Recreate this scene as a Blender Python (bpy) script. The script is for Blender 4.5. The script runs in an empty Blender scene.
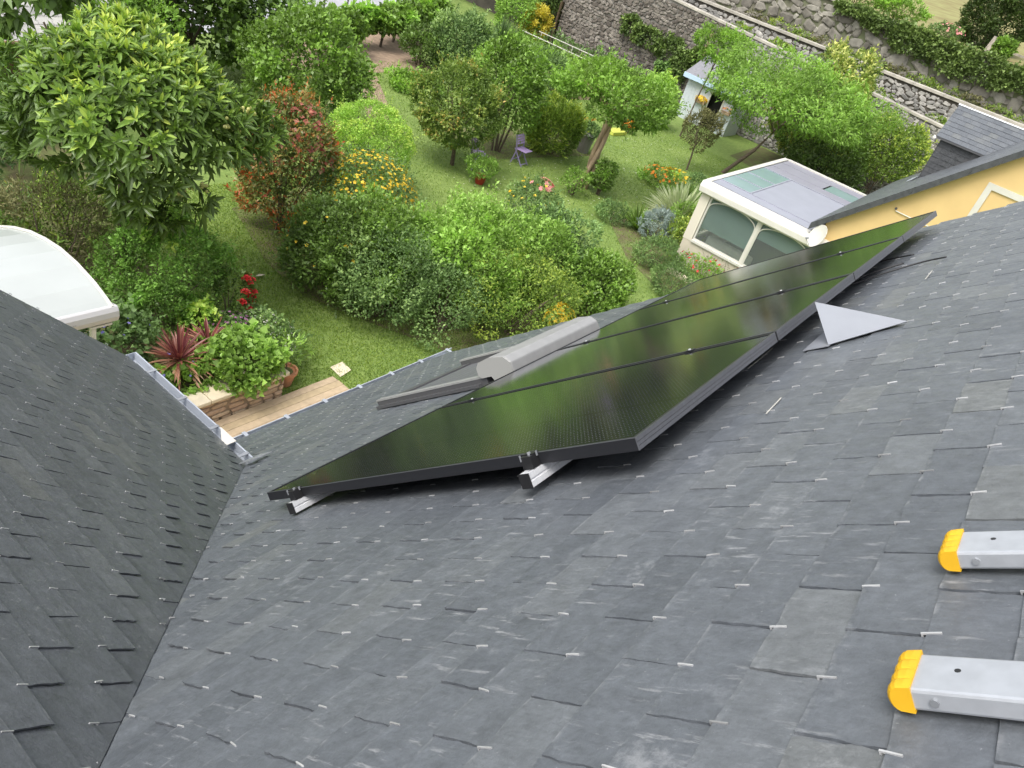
import bpy, math, random
import numpy as np
from mathutils import Matrix, Vector
random.seed(7)
rng = np.random.default_rng(11)
SC = bpy.context.scene
COL = SC.collection
# ------------------------------------------------------------------ camera, sky, sun, exposure
CAM_POS = (-1.58474, -1.69123, 2.27780)
cam_d = bpy.data.cameras.new('camera')
cam_d.sensor_width = 36.0
cam_d.lens = 769.0 * 36.0 / 1024.0
cam_d.clip_start = 0.02
cam_d.clip_end = 2000.0
cam = bpy.data.objects.new('camera', cam_d)
COL.objects.link(cam)
RX = (0.59077936, -0.75743935, 0.27796652)      # camera right
UY = (0.30341808, 0.52779411, 0.79332896)       # camera up
BZ = (-0.74760766, -0.3843423, 0.54163066)      # camera back
cam.matrix_world = Matrix(((RX[0], UY[0], BZ[0], CAM_POS[0]), (RX[1], UY[1], BZ[1], CAM_POS[1]),
                           (RX[2], UY[2], BZ[2], CAM_POS[2]), (0, 0, 0, 1)))
SC.camera = cam
SUN_DIR = Vector((-0.50, 0.12, 0.86)).normalized()   # towards the sun
world = bpy.data.worlds.new('World')
SC.world = world
world.use_nodes = True
wn = world.node_tree
wn.nodes.clear()
wo = wn.nodes.new('ShaderNodeOutputWorld'); wb = wn.nodes.new('ShaderNodeBackground')
sky = wn.nodes.new('ShaderNodeTexSky'); hs = wn.nodes.new('ShaderNodeHueSaturation')
sky.sky_type = 'NISHITA'; sky.sun_disc = False
sky.sun_elevation = math.asin(SUN_DIR.z)
sky.sun_rotation = math.atan2(SUN_DIR.x, SUN_DIR.y)
sky.air_density = 1.0; sky.dust_density = 4.0; sky.ozone_density = 1.0
hs.inputs['Saturation'].default_value = 0.30
wb.inputs['Strength'].default_value = 0.15
wn.links.new(sky.outputs[0], hs.inputs['Color']); wn.links.new(hs.outputs[0], wb.inputs['Color'])
wn.links.new(wb.outputs[0], wo.inputs['Surface'])
sun_d = bpy.data.lights.new('sun', 'SUN'); sun_d.energy = 1.1; sun_d.angle = math.radians(32); sun_d.color = (1.0, 0.965, 0.91)
sun = bpy.data.objects.new('sun', sun_d); COL.objects.link(sun)
sun.rotation_euler = SUN_DIR.to_track_quat('Z', 'Y').to_euler()
SC.view_settings.view_transform = 'Standard'
SC.view_settings.look = 'None'
SC.view_settings.exposure = 0.93
SC.view_settings.gamma = 1.0
SC.cycles.max_bounces = 8
SC.cycles.diffuse_bounces = 6
SC.cycles.transparent_max_bounces = 6

# ------------------------------------------------------------------ helpers
def V(*a): return np.array(a, float)
CP = V(*CAM_POS)
def project(P):
    q = np.asarray(P, float) - CP
    x, y, z = q @ V(*RX), -(q @ V(*UY)), -(q @ V(*BZ))
    return 512 + 769 * x / z, 384 + 769 * y / z, z

def nodes_of(m):
    m.use_nodes = True
    t = m.node_tree
    return t, t.nodes, t.links, t.nodes['Principled BSDF']

def mat(name, col, rough=0.6, metal=0.0, var=0.0, scale=8.0, bump=0.0, bscale=40.0, spec=0.5, col2=None, stretch=None):
    m = bpy.data.materials.new(name)
    t, N, L, b = nodes_of(m)
    b.inputs['Roughness'].default_value = rough
    b.inputs['Metallic'].default_value = metal
    b.inputs['Specular IOR Level'].default_value = spec
    if var <= 0 and col2 is None:
        b.inputs['Base Color'].default_value = (*col, 1)
    else:
        g = N.new('ShaderNodeNewGeometry')
        src = g.outputs['Position']
        if stretch:
            mp = N.new('ShaderNodeMapping'); mp.inputs['Scale'].default_value = stretch
            L.new(src, mp.inputs['Vector']); src = mp.outputs[0]
        n = N.new('ShaderNodeTexNoise'); n.inputs['Scale'].default_value = scale; n.inputs['Detail'].default_value = 6
        L.new(src, n.inputs['Vector'])
        r = N.new('ShaderNodeValToRGB')
        c2 = col2 or tuple(min(1, c * (1 + var)) for c in col)
        c1 = tuple(c * (1 - var) for c in col)
        r.color_ramp.elements[0].position = 0.32; r.color_ramp.elements[1].position = 0.68
        r.color_ramp.elements[0].color = (*c1, 1); r.color_ramp.elements[1].color = (*c2, 1)
        L.new(n.outputs['Fac'], r.inputs[0]); L.new(r.outputs[0], b.inputs['Base Color'])
    if bump > 0:
        g = N.new('ShaderNodeNewGeometry')
        n2 = N.new('ShaderNodeTexNoise'); n2.inputs['Scale'].default_value = bscale; n2.inputs['Detail'].default_value = 5
        bp = N.new('ShaderNodeBump'); bp.inputs['Strength'].default_value = bump; bp.inputs['Distance'].default_value = 0.02
        L.new(g.outputs['Position'], n2.inputs['Vector']); L.new(n2.outputs['Fac'], bp.inputs['Height']); L.new(bp.outputs[0], b.inputs['Normal'])
    return m

def piece_mat(name, stops, rough=0.85, nscale=14.0, namt=0.35, bump=0.4, bscale=60.0):
    """Colour chosen per piece: Object Info random plus the 'tone' attribute, with grain on top."""
    m = bpy.data.materials.new(name)
    t, N, L, b = nodes_of(m)
    b.inputs['Roughness'].default_value = rough
    oi = N.new('ShaderNodeObjectInfo'); at = N.new('ShaderNodeAttribute'); at.attribute_name = 'tone'
    ad = N.new('ShaderNodeMath'); ad.operation = 'ADD'; fr = N.new('ShaderNodeMath'); fr.operation = 'FRACT'
    L.new(oi.outputs['Random'], ad.inputs[0]); L.new(at.outputs['Fac'], ad.inputs[1]); L.new(ad.outputs[0], fr.inputs[0])
    r = N.new('ShaderNodeValToRGB')
    cr = r.color_ramp
    while len(cr.elements) < len(stops): cr.elements.new(0.5)
    for e, (p, c) in zip(cr.elements, stops): e.position = p; e.color = (*c, 1)
    L.new(fr.outputs[0], r.inputs[0])
    g = N.new('ShaderNodeNewGeometry')
    n = N.new('ShaderNodeTexNoise'); n.inputs['Scale'].default_value = nscale; n.inputs['Detail'].default_value = 7
    L.new(g.outputs['Position'], n.inputs['Vector'])
    mr = N.new('ShaderNodeMapRange'); mr.inputs[1].default_value = 0.25; mr.inputs[2].default_value = 0.75
    mr.inputs[3].default_value = 1 - namt; mr.inputs[4].default_value = 1 + namt
    L.new(n.outputs['Fac'], mr.inputs[0])
    mx = N.new('ShaderNodeMix'); mx.data_type = 'RGBA'; mx.blend_type = 'MULTIPLY'; mx.inputs[0].default_value = 1
    L.new(r.outputs[0], mx.inputs[6]); L.new(mr.outputs[0], mx.inputs[7]); L.new(mx.outputs[2], b.inputs['Base Color'])
    n2 = N.new('ShaderNodeTexNoise'); n2.inputs['Scale'].default_value = bscale; n2.inputs['Detail'].default_value = 5
    bp = N.new('ShaderNodeBump'); bp.inputs['Strength'].default_value = bump; bp.inputs['Distance'].default_value = 0.01
    L.new(g.outputs['Position'], n2.inputs['Vector']); L.new(n2.outputs['Fac'], bp.inputs['Height']); L.new(bp.outputs[0], b.inputs['Normal'])
    return m

LEAF_GAIN = 1.42
def leaf_mat(name, stops, rough=0.45, trans=0.3, spec=0.4):
    """Foliage colour runs over the per-leaf 'tone' attribute (older to younger leaves)."""
    if name == 'feathery_leaf': stops = [(p, tuple(v * 0.86 for v in c)) for p, c in stops]
    if name in ('dark_leaf', 'greyish_leaf'): stops = [(p, tuple(v * 1.35 for v in c)) for p, c in stops]
    if name == 'dry_leaf': stops = [(p, tuple(v * 0.62 for v in c)) for p, c in stops]
    if name == 'loquat_leaf': stops = [(p, tuple(v * 1.0 for v in c)) for p, c in stops]
    if 'petal' not in name and name not in ('cordyline_leaf', 'yellow_leaf', 'cream_fruit', 'silver_leaf', 'pale_spiky_leaf'):
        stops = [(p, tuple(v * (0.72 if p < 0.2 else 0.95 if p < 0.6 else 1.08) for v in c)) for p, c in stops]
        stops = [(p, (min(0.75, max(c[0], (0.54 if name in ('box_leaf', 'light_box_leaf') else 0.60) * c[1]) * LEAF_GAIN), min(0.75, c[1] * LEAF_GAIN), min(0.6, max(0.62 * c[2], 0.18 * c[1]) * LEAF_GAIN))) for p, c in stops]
    m = bpy.data.materials.new(name)
    t, N, L, b = nodes_of(m)
    out = N['Material Output']
    at = N.new('ShaderNodeAttribute'); at.attribute_name = 'tone'
    r = N.new('ShaderNodeValToRGB'); cr = r.color_ramp
    while len(cr.elements) < len(stops): cr.elements.new(0.5)
    for e, (p, c) in zip(cr.elements, stops): e.position = p; e.color = (*c, 1)
    L.new(at.outputs['Fac'], r.inputs[0]); L.new(r.outputs[0], b.inputs['Base Color'])
    b.inputs['Roughness'].default_value = rough; b.inputs['Specular IOR Level'].default_value = spec
    tr = N.new('ShaderNodeBsdfTranslucent')
    hsv = N.new('ShaderNodeHueSaturation'); hsv.inputs['Value'].default_value = 1.3; hsv.inputs['Saturation'].default_value = 1.1
    L.new(r.outputs[0], hsv.inputs['Color']); L.new(hsv.outputs[0], tr.inputs['Color'])
    mx = N.new('ShaderNodeMixShader'); mx.inputs[0].default_value = trans + 0.04
    L.new(b.outputs[0], mx.inputs[1]); L.new(tr.outputs[0], mx.inputs[2]); L.new(mx.outputs[0], out.inputs['Surface'])
    return m

def empty(name, loc=(0, 0, 0), rotz=0.0):
    o = bpy.data.objects.new(name, None); o.empty_display_size = 0.2
    COL.objects.link(o); o.location = loc; o.rotation_euler = (0, 0, rotz)
    return o
def tag(o, label=None, cat=None, group=None, kind=None):
    if label: o['label'] = label
    if cat: o['category'] = cat
    if group: o['group'] = group
    if kind: o['kind'] = kind
    return o
def thing(name, label, cat, loc=(0, 0, 0), group=None, rotz=0.0):
    return tag(empty(name, loc, rotz), label, cat, group)
def root_loc(p):
    l = Vector((0, 0, 0))
    while p is not None:
        l = l + p.location; p = p.parent
    return l
def copy_tree(o, parent=None):
    c = o.copy(); COL.objects.link(c); c.parent = parent
    for ch in list(o.children): copy_tree(ch, c)
    return c

class MB:
    def __init__(s): s.v = []; s.f = []; s.t = []; s.w = {}
    def add(s, vs, fs, tone=None):
        o = len(s.v); s.v += [tuple(map(float, p)) for p in vs]; s.f += [tuple(i + o for i in f) for f in fs]
        s.t += [(random.random() if tone is None else tone)] * len(vs)
        return s
    def box(s, x0, x1, y0, y1, z0, z1, tone=None):
        vs = [(x, y, z) for z in (z0, z1) for y in (y0, y1) for x in (x0, x1)]
        return s.add(vs, [(0, 2, 3, 1), (4, 5, 7, 6), (0, 1, 5, 4), (2, 6, 7, 3), (0, 4, 6, 2), (1, 3, 7, 5)], tone)
    def obox(s, o, a, b, c, tone=None):
        """box from corner o spanned by vectors a, b, c (right handed)"""
        o, a, b, c = map(np.asarray, (o, a, b, c))
        vs = [o + i * a + j * b + k * c for k in (0, 1) for j in (0, 1) for i in (0, 1)]
        return s.add(vs, [(0, 2, 3, 1), (4, 5, 7, 6), (0, 1, 5, 4), (2, 6, 7, 3), (0, 4, 6, 2), (1, 3, 7, 5)], tone)
    def prism(s, poly, d, tone=None):
        """polygon (ccw seen from the +d side) extruded along d"""
        n = len(poly); d = np.asarray(d, float)
        vs = [np.asarray(p, float) for p in poly] + [np.asarray(p, float) + d for p in poly]
        fs = [tuple(range(n - 1, -1, -1)), tuple(range(n, 2 * n))] + [(i, (i + 1) % n, n + (i + 1) % n, n + i) for i in range(n)]
        return s.add(vs, fs, tone)
    def quad(s, *p): return s.add(p, [tuple(range(len(p)))])
    def tube(s, pts, r, n=6, cap=True, tone=None):
        pts = [np.asarray(p, float) for p in pts]; k = len(pts)
        rs = r if isinstance(r, (list, tuple)) else [r] * k
        vs = []; fs = []
        for i, p in enumerate(pts):
            d = pts[min(i + 1, k - 1)] - pts[max(i - 1, 0)]; d = d / (np.linalg.norm(d) + 1e-9)
            a = np.cross(d, (0, 0, 1) if abs(d[2]) < 0.9 else (1, 0, 0)); a /= np.linalg.norm(a); b = np.cross(d, a)
            vs += [p + rs[i] * (math.cos(2 * math.pi * j / n) * a + math.sin(2 * math.pi * j / n) * b) for j in range(n)]
        for i in range(k - 1):
            for j in range(n): fs.append((i * n + j, i * n + (j + 1) % n, (i + 1) * n + (j + 1) % n, (i + 1) * n + j))
        if cap: fs += [tuple(range(n - 1, -1, -1)), tuple((k - 1) * n + j for j in range(n))]
        return s.add(vs, fs, tone)
    def lathe(s, c, prof, n=16, tone=None):
        vs = []; fs = []; k = len(prof)
        for r, z in prof: vs += [(c[0] + r * math.cos(2 * math.pi * j / n), c[1] + r * math.sin(2 * math.pi * j / n), c[2] + z) for j in range(n)]
        for i in range(k - 1):
            for j in range(n): fs.append((i * n + j, i * n + (j + 1) % n, (i + 1) * n + (j + 1) % n, (i + 1) * n + j))
        fs += [tuple(range(n - 1, -1, -1)), tuple((k - 1) * n + j for j in range(n))]
        return s.add(vs, fs, tone)
    def mesh(s, name):
        me = bpy.data.meshes.new(name); me.from_pydata(s.v, [], s.f)
        a = me.attributes.new('tone', 'FLOAT', 'POINT'); a.data.foreach_set('value', np.array(s.t, np.float32))
        if s.w:
            wv = np.zeros(len(s.v), np.float32); wv[list(s.w)] = list(s.w.values())
            a = me.attributes.new('worn', 'FLOAT', 'POINT'); a.data.foreach_set('value', wv)
        me.update(); return me
    def build(s, name, m, parent=None, smooth=False, bevel=0.0, kind=None, label=None):
        me = s.mesh(name); me.materials.append(m)
        o = bpy.data.objects.new(name, me); COL.objects.link(o)
        if parent is not None:
            l = root_loc(parent); o.parent = parent
            me.transform(Matrix.Translation(-l))
        if smooth: me.polygons.foreach_set('use_smooth', [True] * len(me.polygons))
        if bevel > 0:
            md = o.modifiers.new('bevel', 'BEVEL'); md.width = bevel; md.segments = 2; md.limit_method = 'ANGLE'; md.angle_limit = math.radians(35)
        if kind: o['kind'] = kind
        if label: o['label'] = label
        return o

def np_mesh(name, verts, quads, tone, m, parent=None, kind=None, label=None, smooth=False):
    """verts (n,3), quads (k,4) -> one mesh object, quick."""
    me = bpy.data.meshes.new(name)
    nv, nf, w = len(verts), len(quads), quads.shape[1]
    if parent is not None: verts = verts - np.array(root_loc(parent))
    me.vertices.add(nv); me.vertices.foreach_set('co', verts.astype(np.float32).ravel())
    me.loops.add(nf * w); me.loops.foreach_set('vertex_index', quads.astype(np.int32).ravel())
    me.polygons.add(nf); me.polygons.foreach_set('loop_start', np.arange(0, nf * w, w, dtype=np.int32))
    a = me.attributes.new('tone', 'FLOAT', 'POINT'); a.data.foreach_set('value', tone.astype(np.float32))
    me.update(calc_edges=True); me.materials.append(m)
    if smooth: me.polygons.foreach_set('use_smooth', [True] * nf)
    o = bpy.data.objects.new(name, me); COL.objects.link(o)
    if parent is not None: o.parent = parent
    if kind: o['kind'] = kind
    if label: o['label'] = label
    return o

def unit(a): return a / (np.linalg.norm(a, axis=1, keepdims=True) + 1e-9)

def leaf_geo(base, dirv, nrm, ln, wd, fold=0.25, droop=0.12):
    """One folded diamond leaf (4 vertices, 1 quad) for every row."""
    d = unit(dirv); s = unit(np.cross(d, nrm)); n = np.cross(s, d)
    ln = ln[:, None]; wd = wd[:, None]
    mid = base + d * ln * 0.45
    p0 = base; p1 = mid + s * wd * 0.5 + n * wd * fold; p2 = base + d * ln - n * ln * droop; p3 = mid - s * wd * 0.5 + n * wd * fold
    v = np.stack([p0, p1, p2, p3], 1).reshape(-1, 3)
    q = np.arange(len(base) * 4).reshape(-1, 4)
    return v, q

def clump_cloud(c, rad, n, k, clump=0.38, low=-0.55, seed=0, core=0.18, zmin=None, loose=1.0):
    """Leaf positions on k overlapping clumps that make up an uneven crown; returns points, outward vectors, clump tone, outerness."""
    g = np.random.default_rng(seed)
    rad = np.array(rad, float)
    i = np.arange(k) + 0.5
    z = 1 - (1 - low) * i / k; a = math.pi * (1 + 5 ** 0.5) * i + g.uniform(0, 6)
    d = np.stack([np.sqrt(np.maximum(0, 1 - z * z)) * np.cos(a), np.sqrt(np.maximum(0, 1 - z * z)) * np.sin(a), z], 1)
    d = unit(d + g.normal(0, 0.16, d.shape))
    cr = clump * (1 + loose * 0.45 * g.uniform(-1, 1, k))
    cc = d * (1.0 - cr * 0.75 + loose * g.normal(0, 0.17, k))[:, None]
    w = cr ** 2; idx = g.choice(k, n, p=w / w.sum())
    o = unit(g.normal(0, 1, (n, 3)))
    flip = (np.sum(o * d[idx], 1) < -0.25); o[flip] *= -1
    rr = g.uniform(0.62, 1.06, n) ** 0.7
    p = cc[idx] + o * (cr[idx] * rr)[:, None]
    nc = int(n * core)
    p[:nc] = unit(g.normal(0, 1, (nc, 3))) * (g.uniform(0.1, 0.75, nc) ** 0.6)[:, None]
    p = p * rad
    out = unit(p / rad ** 2 + o * 0.35 / rad)
    tone = g.uniform(0, 1, k)[idx]
    outer = np.linalg.norm(p / rad, axis=1)
    P = p + np.array(c, float)
    if zmin is not None:
        ok = P[:, 2] > zmin; return P[ok], out[ok], tone[ok], outer[ok]
    return P, out, tone, outer

GZ = -6.0
def foliage(name, m, parent, c, rad, n, leaf, k=26, clump=0.38, seed=0, aspect=0.5, up=0.35, rand=0.55, low=-0.6, tip=0.35, core=0.18, zmin=None, droop=0.12, kind='stuff', shoots=0.2, loose=0.75):
    """Crown of many small folded leaves. tip: share of younger (higher-tone) leaves on the outside of clumps."""
    g = np.random.default_rng(seed + 1000)
    P, out, ct, outer = clump_cloud(c, rad, n, k, clump, low, seed, core, GZ + 0.02 if zmin is None else zmin, loose)
    nn = len(P)
    d = out * (1 - rand) + g.normal(0, 1, (nn, 3)) * rand * 0.7 + np.array([0, 0, up]) * 0.6
    nr = out * 0.6 + np.array([0, 0, 0.7]) + g.normal(0, 0.45, (nn, 3))
    # part of the leaves sit along shoots that stick out of the crown
    if shoots > 0 and nn > 200:
        m_ = int(nn * shoots); per = 9; nsx = max(1, m_ // per); cand = np.nonzero(outer > 0.8)[0]
        if len(cand) > 10:
            src = g.choice(cand, nsx); rm = float(np.mean(rad))
            sd = unit(out[src] * 0.7 + g.normal(0, 0.35, (nsx, 3)) + np.array([0, 0, 0.55 + up * 0.4]))
            L_ = g.uniform(0.10, 0.42, nsx) * min(rm, 1.3)
            rep_ = np.repeat(np.arange(nsx), per); f_ = np.tile(np.arange(per) / (per - 1), nsx); k_ = min(len(rep_), nn); rep_ = rep_[:k_]; f_ = f_[:k_]
            P[:k_] = P[src][rep_] + sd[rep_] * (L_[rep_] * f_)[:, None] + g.normal(0, 0.006, (k_, 3))
            d[:k_] = sd[rep_] * 0.8 + g.normal(0, 0.75, (k_, 3)); outer[:k_] = 0.95 + 0.2 * f_; ct[:k_] = ct[src][rep_]; out[:k_] = sd[rep_]
    ln = leaf * g.uniform(0.5, 1.45, nn) * (0.8 + 0.4 * ct); wd = ln * aspect * g.uniform(0.8, 1.2, nn)
    v, q = leaf_geo(P, d, nr, ln, wd, droop=droop)
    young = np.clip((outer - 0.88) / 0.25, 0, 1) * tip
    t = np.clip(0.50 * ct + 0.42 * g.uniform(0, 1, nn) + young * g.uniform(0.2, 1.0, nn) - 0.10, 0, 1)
    return np_mesh(name, v, q, np.repeat(t, 4), m, parent, kind)

def stems(mb, base, c, rad, n, r0, seed=0, spread=0.12):
    g = np.random.default_rng(seed + 50)
    base = V(*base); c = V(*c)
    for i in range(n):
        a = g.uniform(0, 6.28); b = base + V(math.cos(a) * spread * rad[0], math.sin(a) * spread * rad[1], 0)
        dd = unit(g.normal(0, 1, (1, 3)))[0]; dd[2] = abs(dd[2]) * 0.9
        e = c + dd * np.array(rad) * g.uniform(0.7, 1.05)
        mid = (b + e) / 2 + g.normal(0, 0.06, 3) * rad[0] + V(0, 0, 0.1 * rad[2])
        mb.tube([b, mid, e], [r0, r0 * 0.65, r0 * 0.2], 5)
    return mb

def shrub(name, label, cat, m, c, rad, n, leaf, seed, bark=None, group=None, nst=6, r0=0.025, **kw):
    x, y, z = c
    t = thing(name, label, cat, (x, y, kw.pop('base', GZ)), group)
    foliage('foliage', m, t, c, rad, n, leaf, seed=seed, **kw)
    stems(MB(), (x, y, t.location.z - 0.02), c, rad, nst, r0, seed).build('stem', bark or M_BARK, t)
    return t

def blossoms(name, m, parent, c, rad, n, size, seed, zlow=0.1, petals=5, shell=1.02, arc=None):
    """Small open flowers on the outside of a crown, five petals each."""
    g = np.random.default_rng(seed)
    d = unit(g.normal(0, 1, (n * 6, 3))); d = d[d[:, 2] > zlow]
    if arc is not None: d = d[(d @ (np.array(arc[:3]) / np.linalg.norm(arc[:3]))) > arc[3]]
    d = d[:n]
    P = np.array(c) + d * np.array(rad) * shell * g.uniform(0.9, 1.06, (len(d), 1))
    nn = len(P); nr = unit(d + g.normal(0, 0.25, d.shape) + np.array([0, 0, 0.4]))
    vs = []; qs = []; ts = []
    a = unit(np.cross(nr, np.array([0.3, 0.2, 1.0]))); b = np.cross(nr, a)
    sz = size * g.uniform(0.7, 1.3, nn); tn = g.uniform(0, 1, nn)
    off = 0
    for k in range(petals):
        th = 2 * math.pi * k / petals
        dr = a * math.cos(th) + b * math.sin(th) + nr * 0.35
        v, q = leaf_geo(P, dr, nr, sz * 0.55, sz * 0.5, 0.15, 0.1)
        vs.append(v); qs.append(q + off); off += len(v); ts.append(np.repeat(tn, 4))
    return np_mesh(name, np.concatenate(vs), np.concatenate(qs), np.concatenate(ts), m, parent, 'stuff')

# ------------------------------------------------------------------ materials
def slate_material(name, lo, mid, hi, pale, dust=0.5):
    m = bpy.data.materials.new(name)
    t, N, L, b = nodes_of(m)
    oi = N.new('ShaderNodeObjectInfo'); at = N.new('ShaderNodeAttribute'); at.attribute_name = 'tone'
    ad = N.new('ShaderNodeMath'); ad.operation = 'ADD'; fr = N.new('ShaderNodeMath'); fr.operation = 'FRACT'
    L.new(oi.outputs['Random'], ad.inputs[0]); L.new(at.outputs['Fac'], ad.inputs[1]); L.new(ad.outputs[0], fr.inputs[0])
    r = N.new('ShaderNodeValToRGB'); cr = r.color_ramp
    for p, c in ((0.0, lo), (0.35, mid), (0.7, tuple(x * 1.02 for x in mid)), (0.86, hi), (0.94, (hi[0] * 1.04, hi[1] * 1.02, hi[2] * 0.96)), (1.0, mid)):
        e = cr.elements.new(p) if p not in (0.0, 1.0) else cr.elements[0 if p == 0.0 else -1]
        e.color = (*c, 1)
    L.new(fr.outputs[0], r.inputs[0])
    g = N.new('ShaderNodeNewGeometry')
    mp = N.new('ShaderNodeMapping'); mp.vector_type = 'POINT'
    mp.inputs['Rotation'].default_value = (math.radians(43), 0, 0) if name == 'slate_main' else (0, math.radians(43.7), 0)
    L.new(g.outputs['Position'], mp.inputs['Vector'])
    # offset the grain from slate to slate
    cmb = N.new('ShaderNodeVectorMath'); cmb.operation = 'ADD'
    sc = N.new('ShaderNodeVectorMath'); sc.operation = 'SCALE'; sc.inputs[3].default_value = 7.0
    cx = N.new('ShaderNodeCombineXYZ'); L.new(fr.outputs[0], cx.inputs[0]); L.new(fr.outputs[0], cx.inputs[2])
    L.new(cx.outputs[0], sc.inputs[0]); L.new(mp.outputs[0], cmb.inputs[0]); L.new(sc.outputs[0], cmb.inputs[1])
    def noise(scale, detail, vec, rough=0.6):
        n = N.new('ShaderNodeTexNoise'); n.inputs['Scale'].default_value = scale; n.inputs['Detail'].default_value = detail; n.inputs['Roughness'].default_value = rough
        L.new(vec, n.inputs['Vector']); return n.outputs['Fac']
    def rng_(v, a, b_, c, d):
        q = N.new('ShaderNodeMapRange'); q.inputs[1].default_value = a; q.inputs[2].default_value = b_; q.inputs[3].default_value = c; q.inputs[4].default_value = d
        L.new(v, q.inputs[0]); return q.outputs[0]
    def mul(a, b_):
        q = N.new('ShaderNodeMath'); q.operation = 'MULTIPLY'; L.new(a, q.inputs[0]); L.new(b_, q.inputs[1]); return q.outputs[0]
    st0 = N.new('ShaderNodeMapping'); st0.inputs['Scale'].default_value = (1.0, 0.22, 1.0) if name == 'slate_main' else (0.22, 1.0, 1.0); L.new(cmb.outputs[0], st0.inputs['Vector'])
    grain = mul(rng_(noise(22, 12, cmb.outputs[0], 0.78), 0.3, 0.7, 0.74, 1.26), rng_(noise(120, 6, st0.outputs[0], 0.75), 0.3, 0.7, 0.86, 1.14))
    mx = N.new('ShaderNodeMix'); mx.data_type = 'RGBA'; mx.blend_type = 'MULTIPLY'; mx.inputs[0].default_value = 1
    L.new(r.outputs[0], mx.inputs[6]); L.new(grain, mx.inputs[7])
    # pale scuffs and dried dust
    st = N.new('ShaderNodeMapping'); st.inputs['Scale'].default_value = (1.0, 0.16, 1.0) if name == 'slate_main' else (0.16, 1.0, 1.0); st.inputs['Rotation'].default_value = (0, 0, 0.5)
    L.new(cmb.outputs[0], st.inputs['Vector'])
    scuff0 = mul(rng_(noise(11, 11, cmb.outputs[0], 0.74), 0.57, 0.68, 0, 0.65), rng_(noise(2.6, 4, g.outputs['Position']), 0.50, 0.68, 0.0, 1))
    streak = mul(rng_(noise(70, 6, st.outputs[0], 0.7), 0.58, 0.66, 0, 0.9), rng_(noise(4.0, 4, g.outputs['Position']), 0.44, 0.58, 0.0, 1))
    sm = N.new('ShaderNodeMath'); sm.operation = 'MAXIMUM'; L.new(scuff0, sm.inputs[0]); L.new(streak, sm.inputs[1]); scuff = sm.outputs[0]
    fine = rng_(noise(170, 3, cmb.outputs[0]), 0.69, 0.75, 0, 1.0)
    mxx = N.new('ShaderNodeMath'); mxx.operation = 'MAXIMUM'; L.new(scuff, mxx.inputs[0]); L.new(fine, mxx.inputs[1])
    ea = N.new('ShaderNodeAttribute'); ea.attribute_name = 'worn'
    wear = mul(ea.outputs['Fac'], rng_(noise(34, 5, g.outputs['Position'], 0.7), 0.48, 0.68, 0.0, 0.9))
    mxe = N.new('ShaderNodeMath'); mxe.operation = 'MAXIMUM'; L.new(mxx.outputs[0], mxe.inputs[0]); L.new(wear, mxe.inputs[1])
    dm = N.new('ShaderNodeMath'); dm.operation = 'MULTIPLY'; dm.inputs[1].default_value = dust; L.new(mxe.outputs[0], dm.inputs[0])
    mx2 = N.new('ShaderNodeMix'); mx2.data_type = 'RGBA'; L.new(dm.outputs[0], mx2.inputs[0])
    L.new(mx.outputs[2], mx2.inputs[6]); mx2.inputs[7].default_value = (*pale, 1)
    L.new(mx2.outputs[2], b.inputs['Base Color'])
    rr = rng_(noise(24, 5, cmb.outputs[0]), 0.3, 0.7, 0.29, 0.47); L.new(rr, b.inputs['Roughness'])
    b.inputs['Specular IOR Level'].default_value = 0.5
    bp = N.new('ShaderNodeBump'); bp.inputs['Strength'].default_value = 0.6; bp.inputs['Distance'].default_value = 0.006
    L.new(noise(20, 12, cmb.outputs[0], 0.72), bp.inputs['Height']); L.new(bp.outputs[0], b.inputs['Normal'])
    return m
M_SLATE = slate_material('slate_main', (0.091, 0.101, 0.114), (0.108, 0.119, 0.133), (0.128, 0.139, 0.150), (0.43, 0.435, 0.44), 0.46)
M_SLATE2 = slate_material('slate_wing', (0.088, 0.095, 0.105), (0.103, 0.111, 0.122), (0.122, 0.130, 0.139), (0.40, 0.40, 0.39), 0.38)
M_HOOK = mat('hook_steel', (0.58, 0.58, 0.58), 0.42, 0.5, var=0.45, scale=6)
M_DECKING = mat('roof_underlay', (0.03, 0.03, 0.032), 0.9)
M_ZINC = mat('zinc', (0.50, 0.53, 0.57), 0.42, 0.55, var=0.12, scale=12)
M_ZINC_NEW = mat('pale_zinc', (0.47, 0.505, 0.56), 0.38, 0.35, var=0.06, scale=6)
M_GALV = mat('grey_zinc', (0.34, 0.355, 0.375), 0.45, 0.5, var=0.15, scale=9)
M_VENT = mat('pale_metal_vent', (0.29, 0.305, 0.335), 0.45, 0.3, var=0.04, scale=10)
M_ALU = mat('aluminium', (0.74, 0.75, 0.77), 0.36, 0.25, var=0.06, scale=30, stretch=(6, 1, 1))
M_ALU2 = mat('mill_aluminium', (0.48, 0.50, 0.53), 0.40, 0.45, var=0.07, scale=40)
M_BLACK = mat('black_anodised_frame', (0.028, 0.029, 0.033), 0.38, 0.35)
M_FRAME = mat('frame_side', (0.15, 0.155, 0.17), 0.42, 0.5, var=0.1, scale=60)
M_PLASTIC = mat('black_plastic', (0.015, 0.015, 0.016), 0.45)
M_YELLOW = mat('yellow_rubber', (0.74, 0.42, 0.015), 0.5, var=0.08, scale=20)
M_SHUTTER = mat('grey_shutter_metal', (0.32, 0.32, 0.315), 0.42, 0.2, var=0.06, scale=14)
M_CURTAIN = mat('slate_grey_curtain', (0.115, 0.12, 0.125), 0.5, var=0.1, scale=20)
M_SHUTTER_D = mat('dark_shutter_metal', (0.10, 0.10, 0.105), 0.45, 0.25)
M_WHITE = mat('white_paint', (0.60, 0.58, 0.52), 0.45, var=0.04, scale=4)
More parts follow.
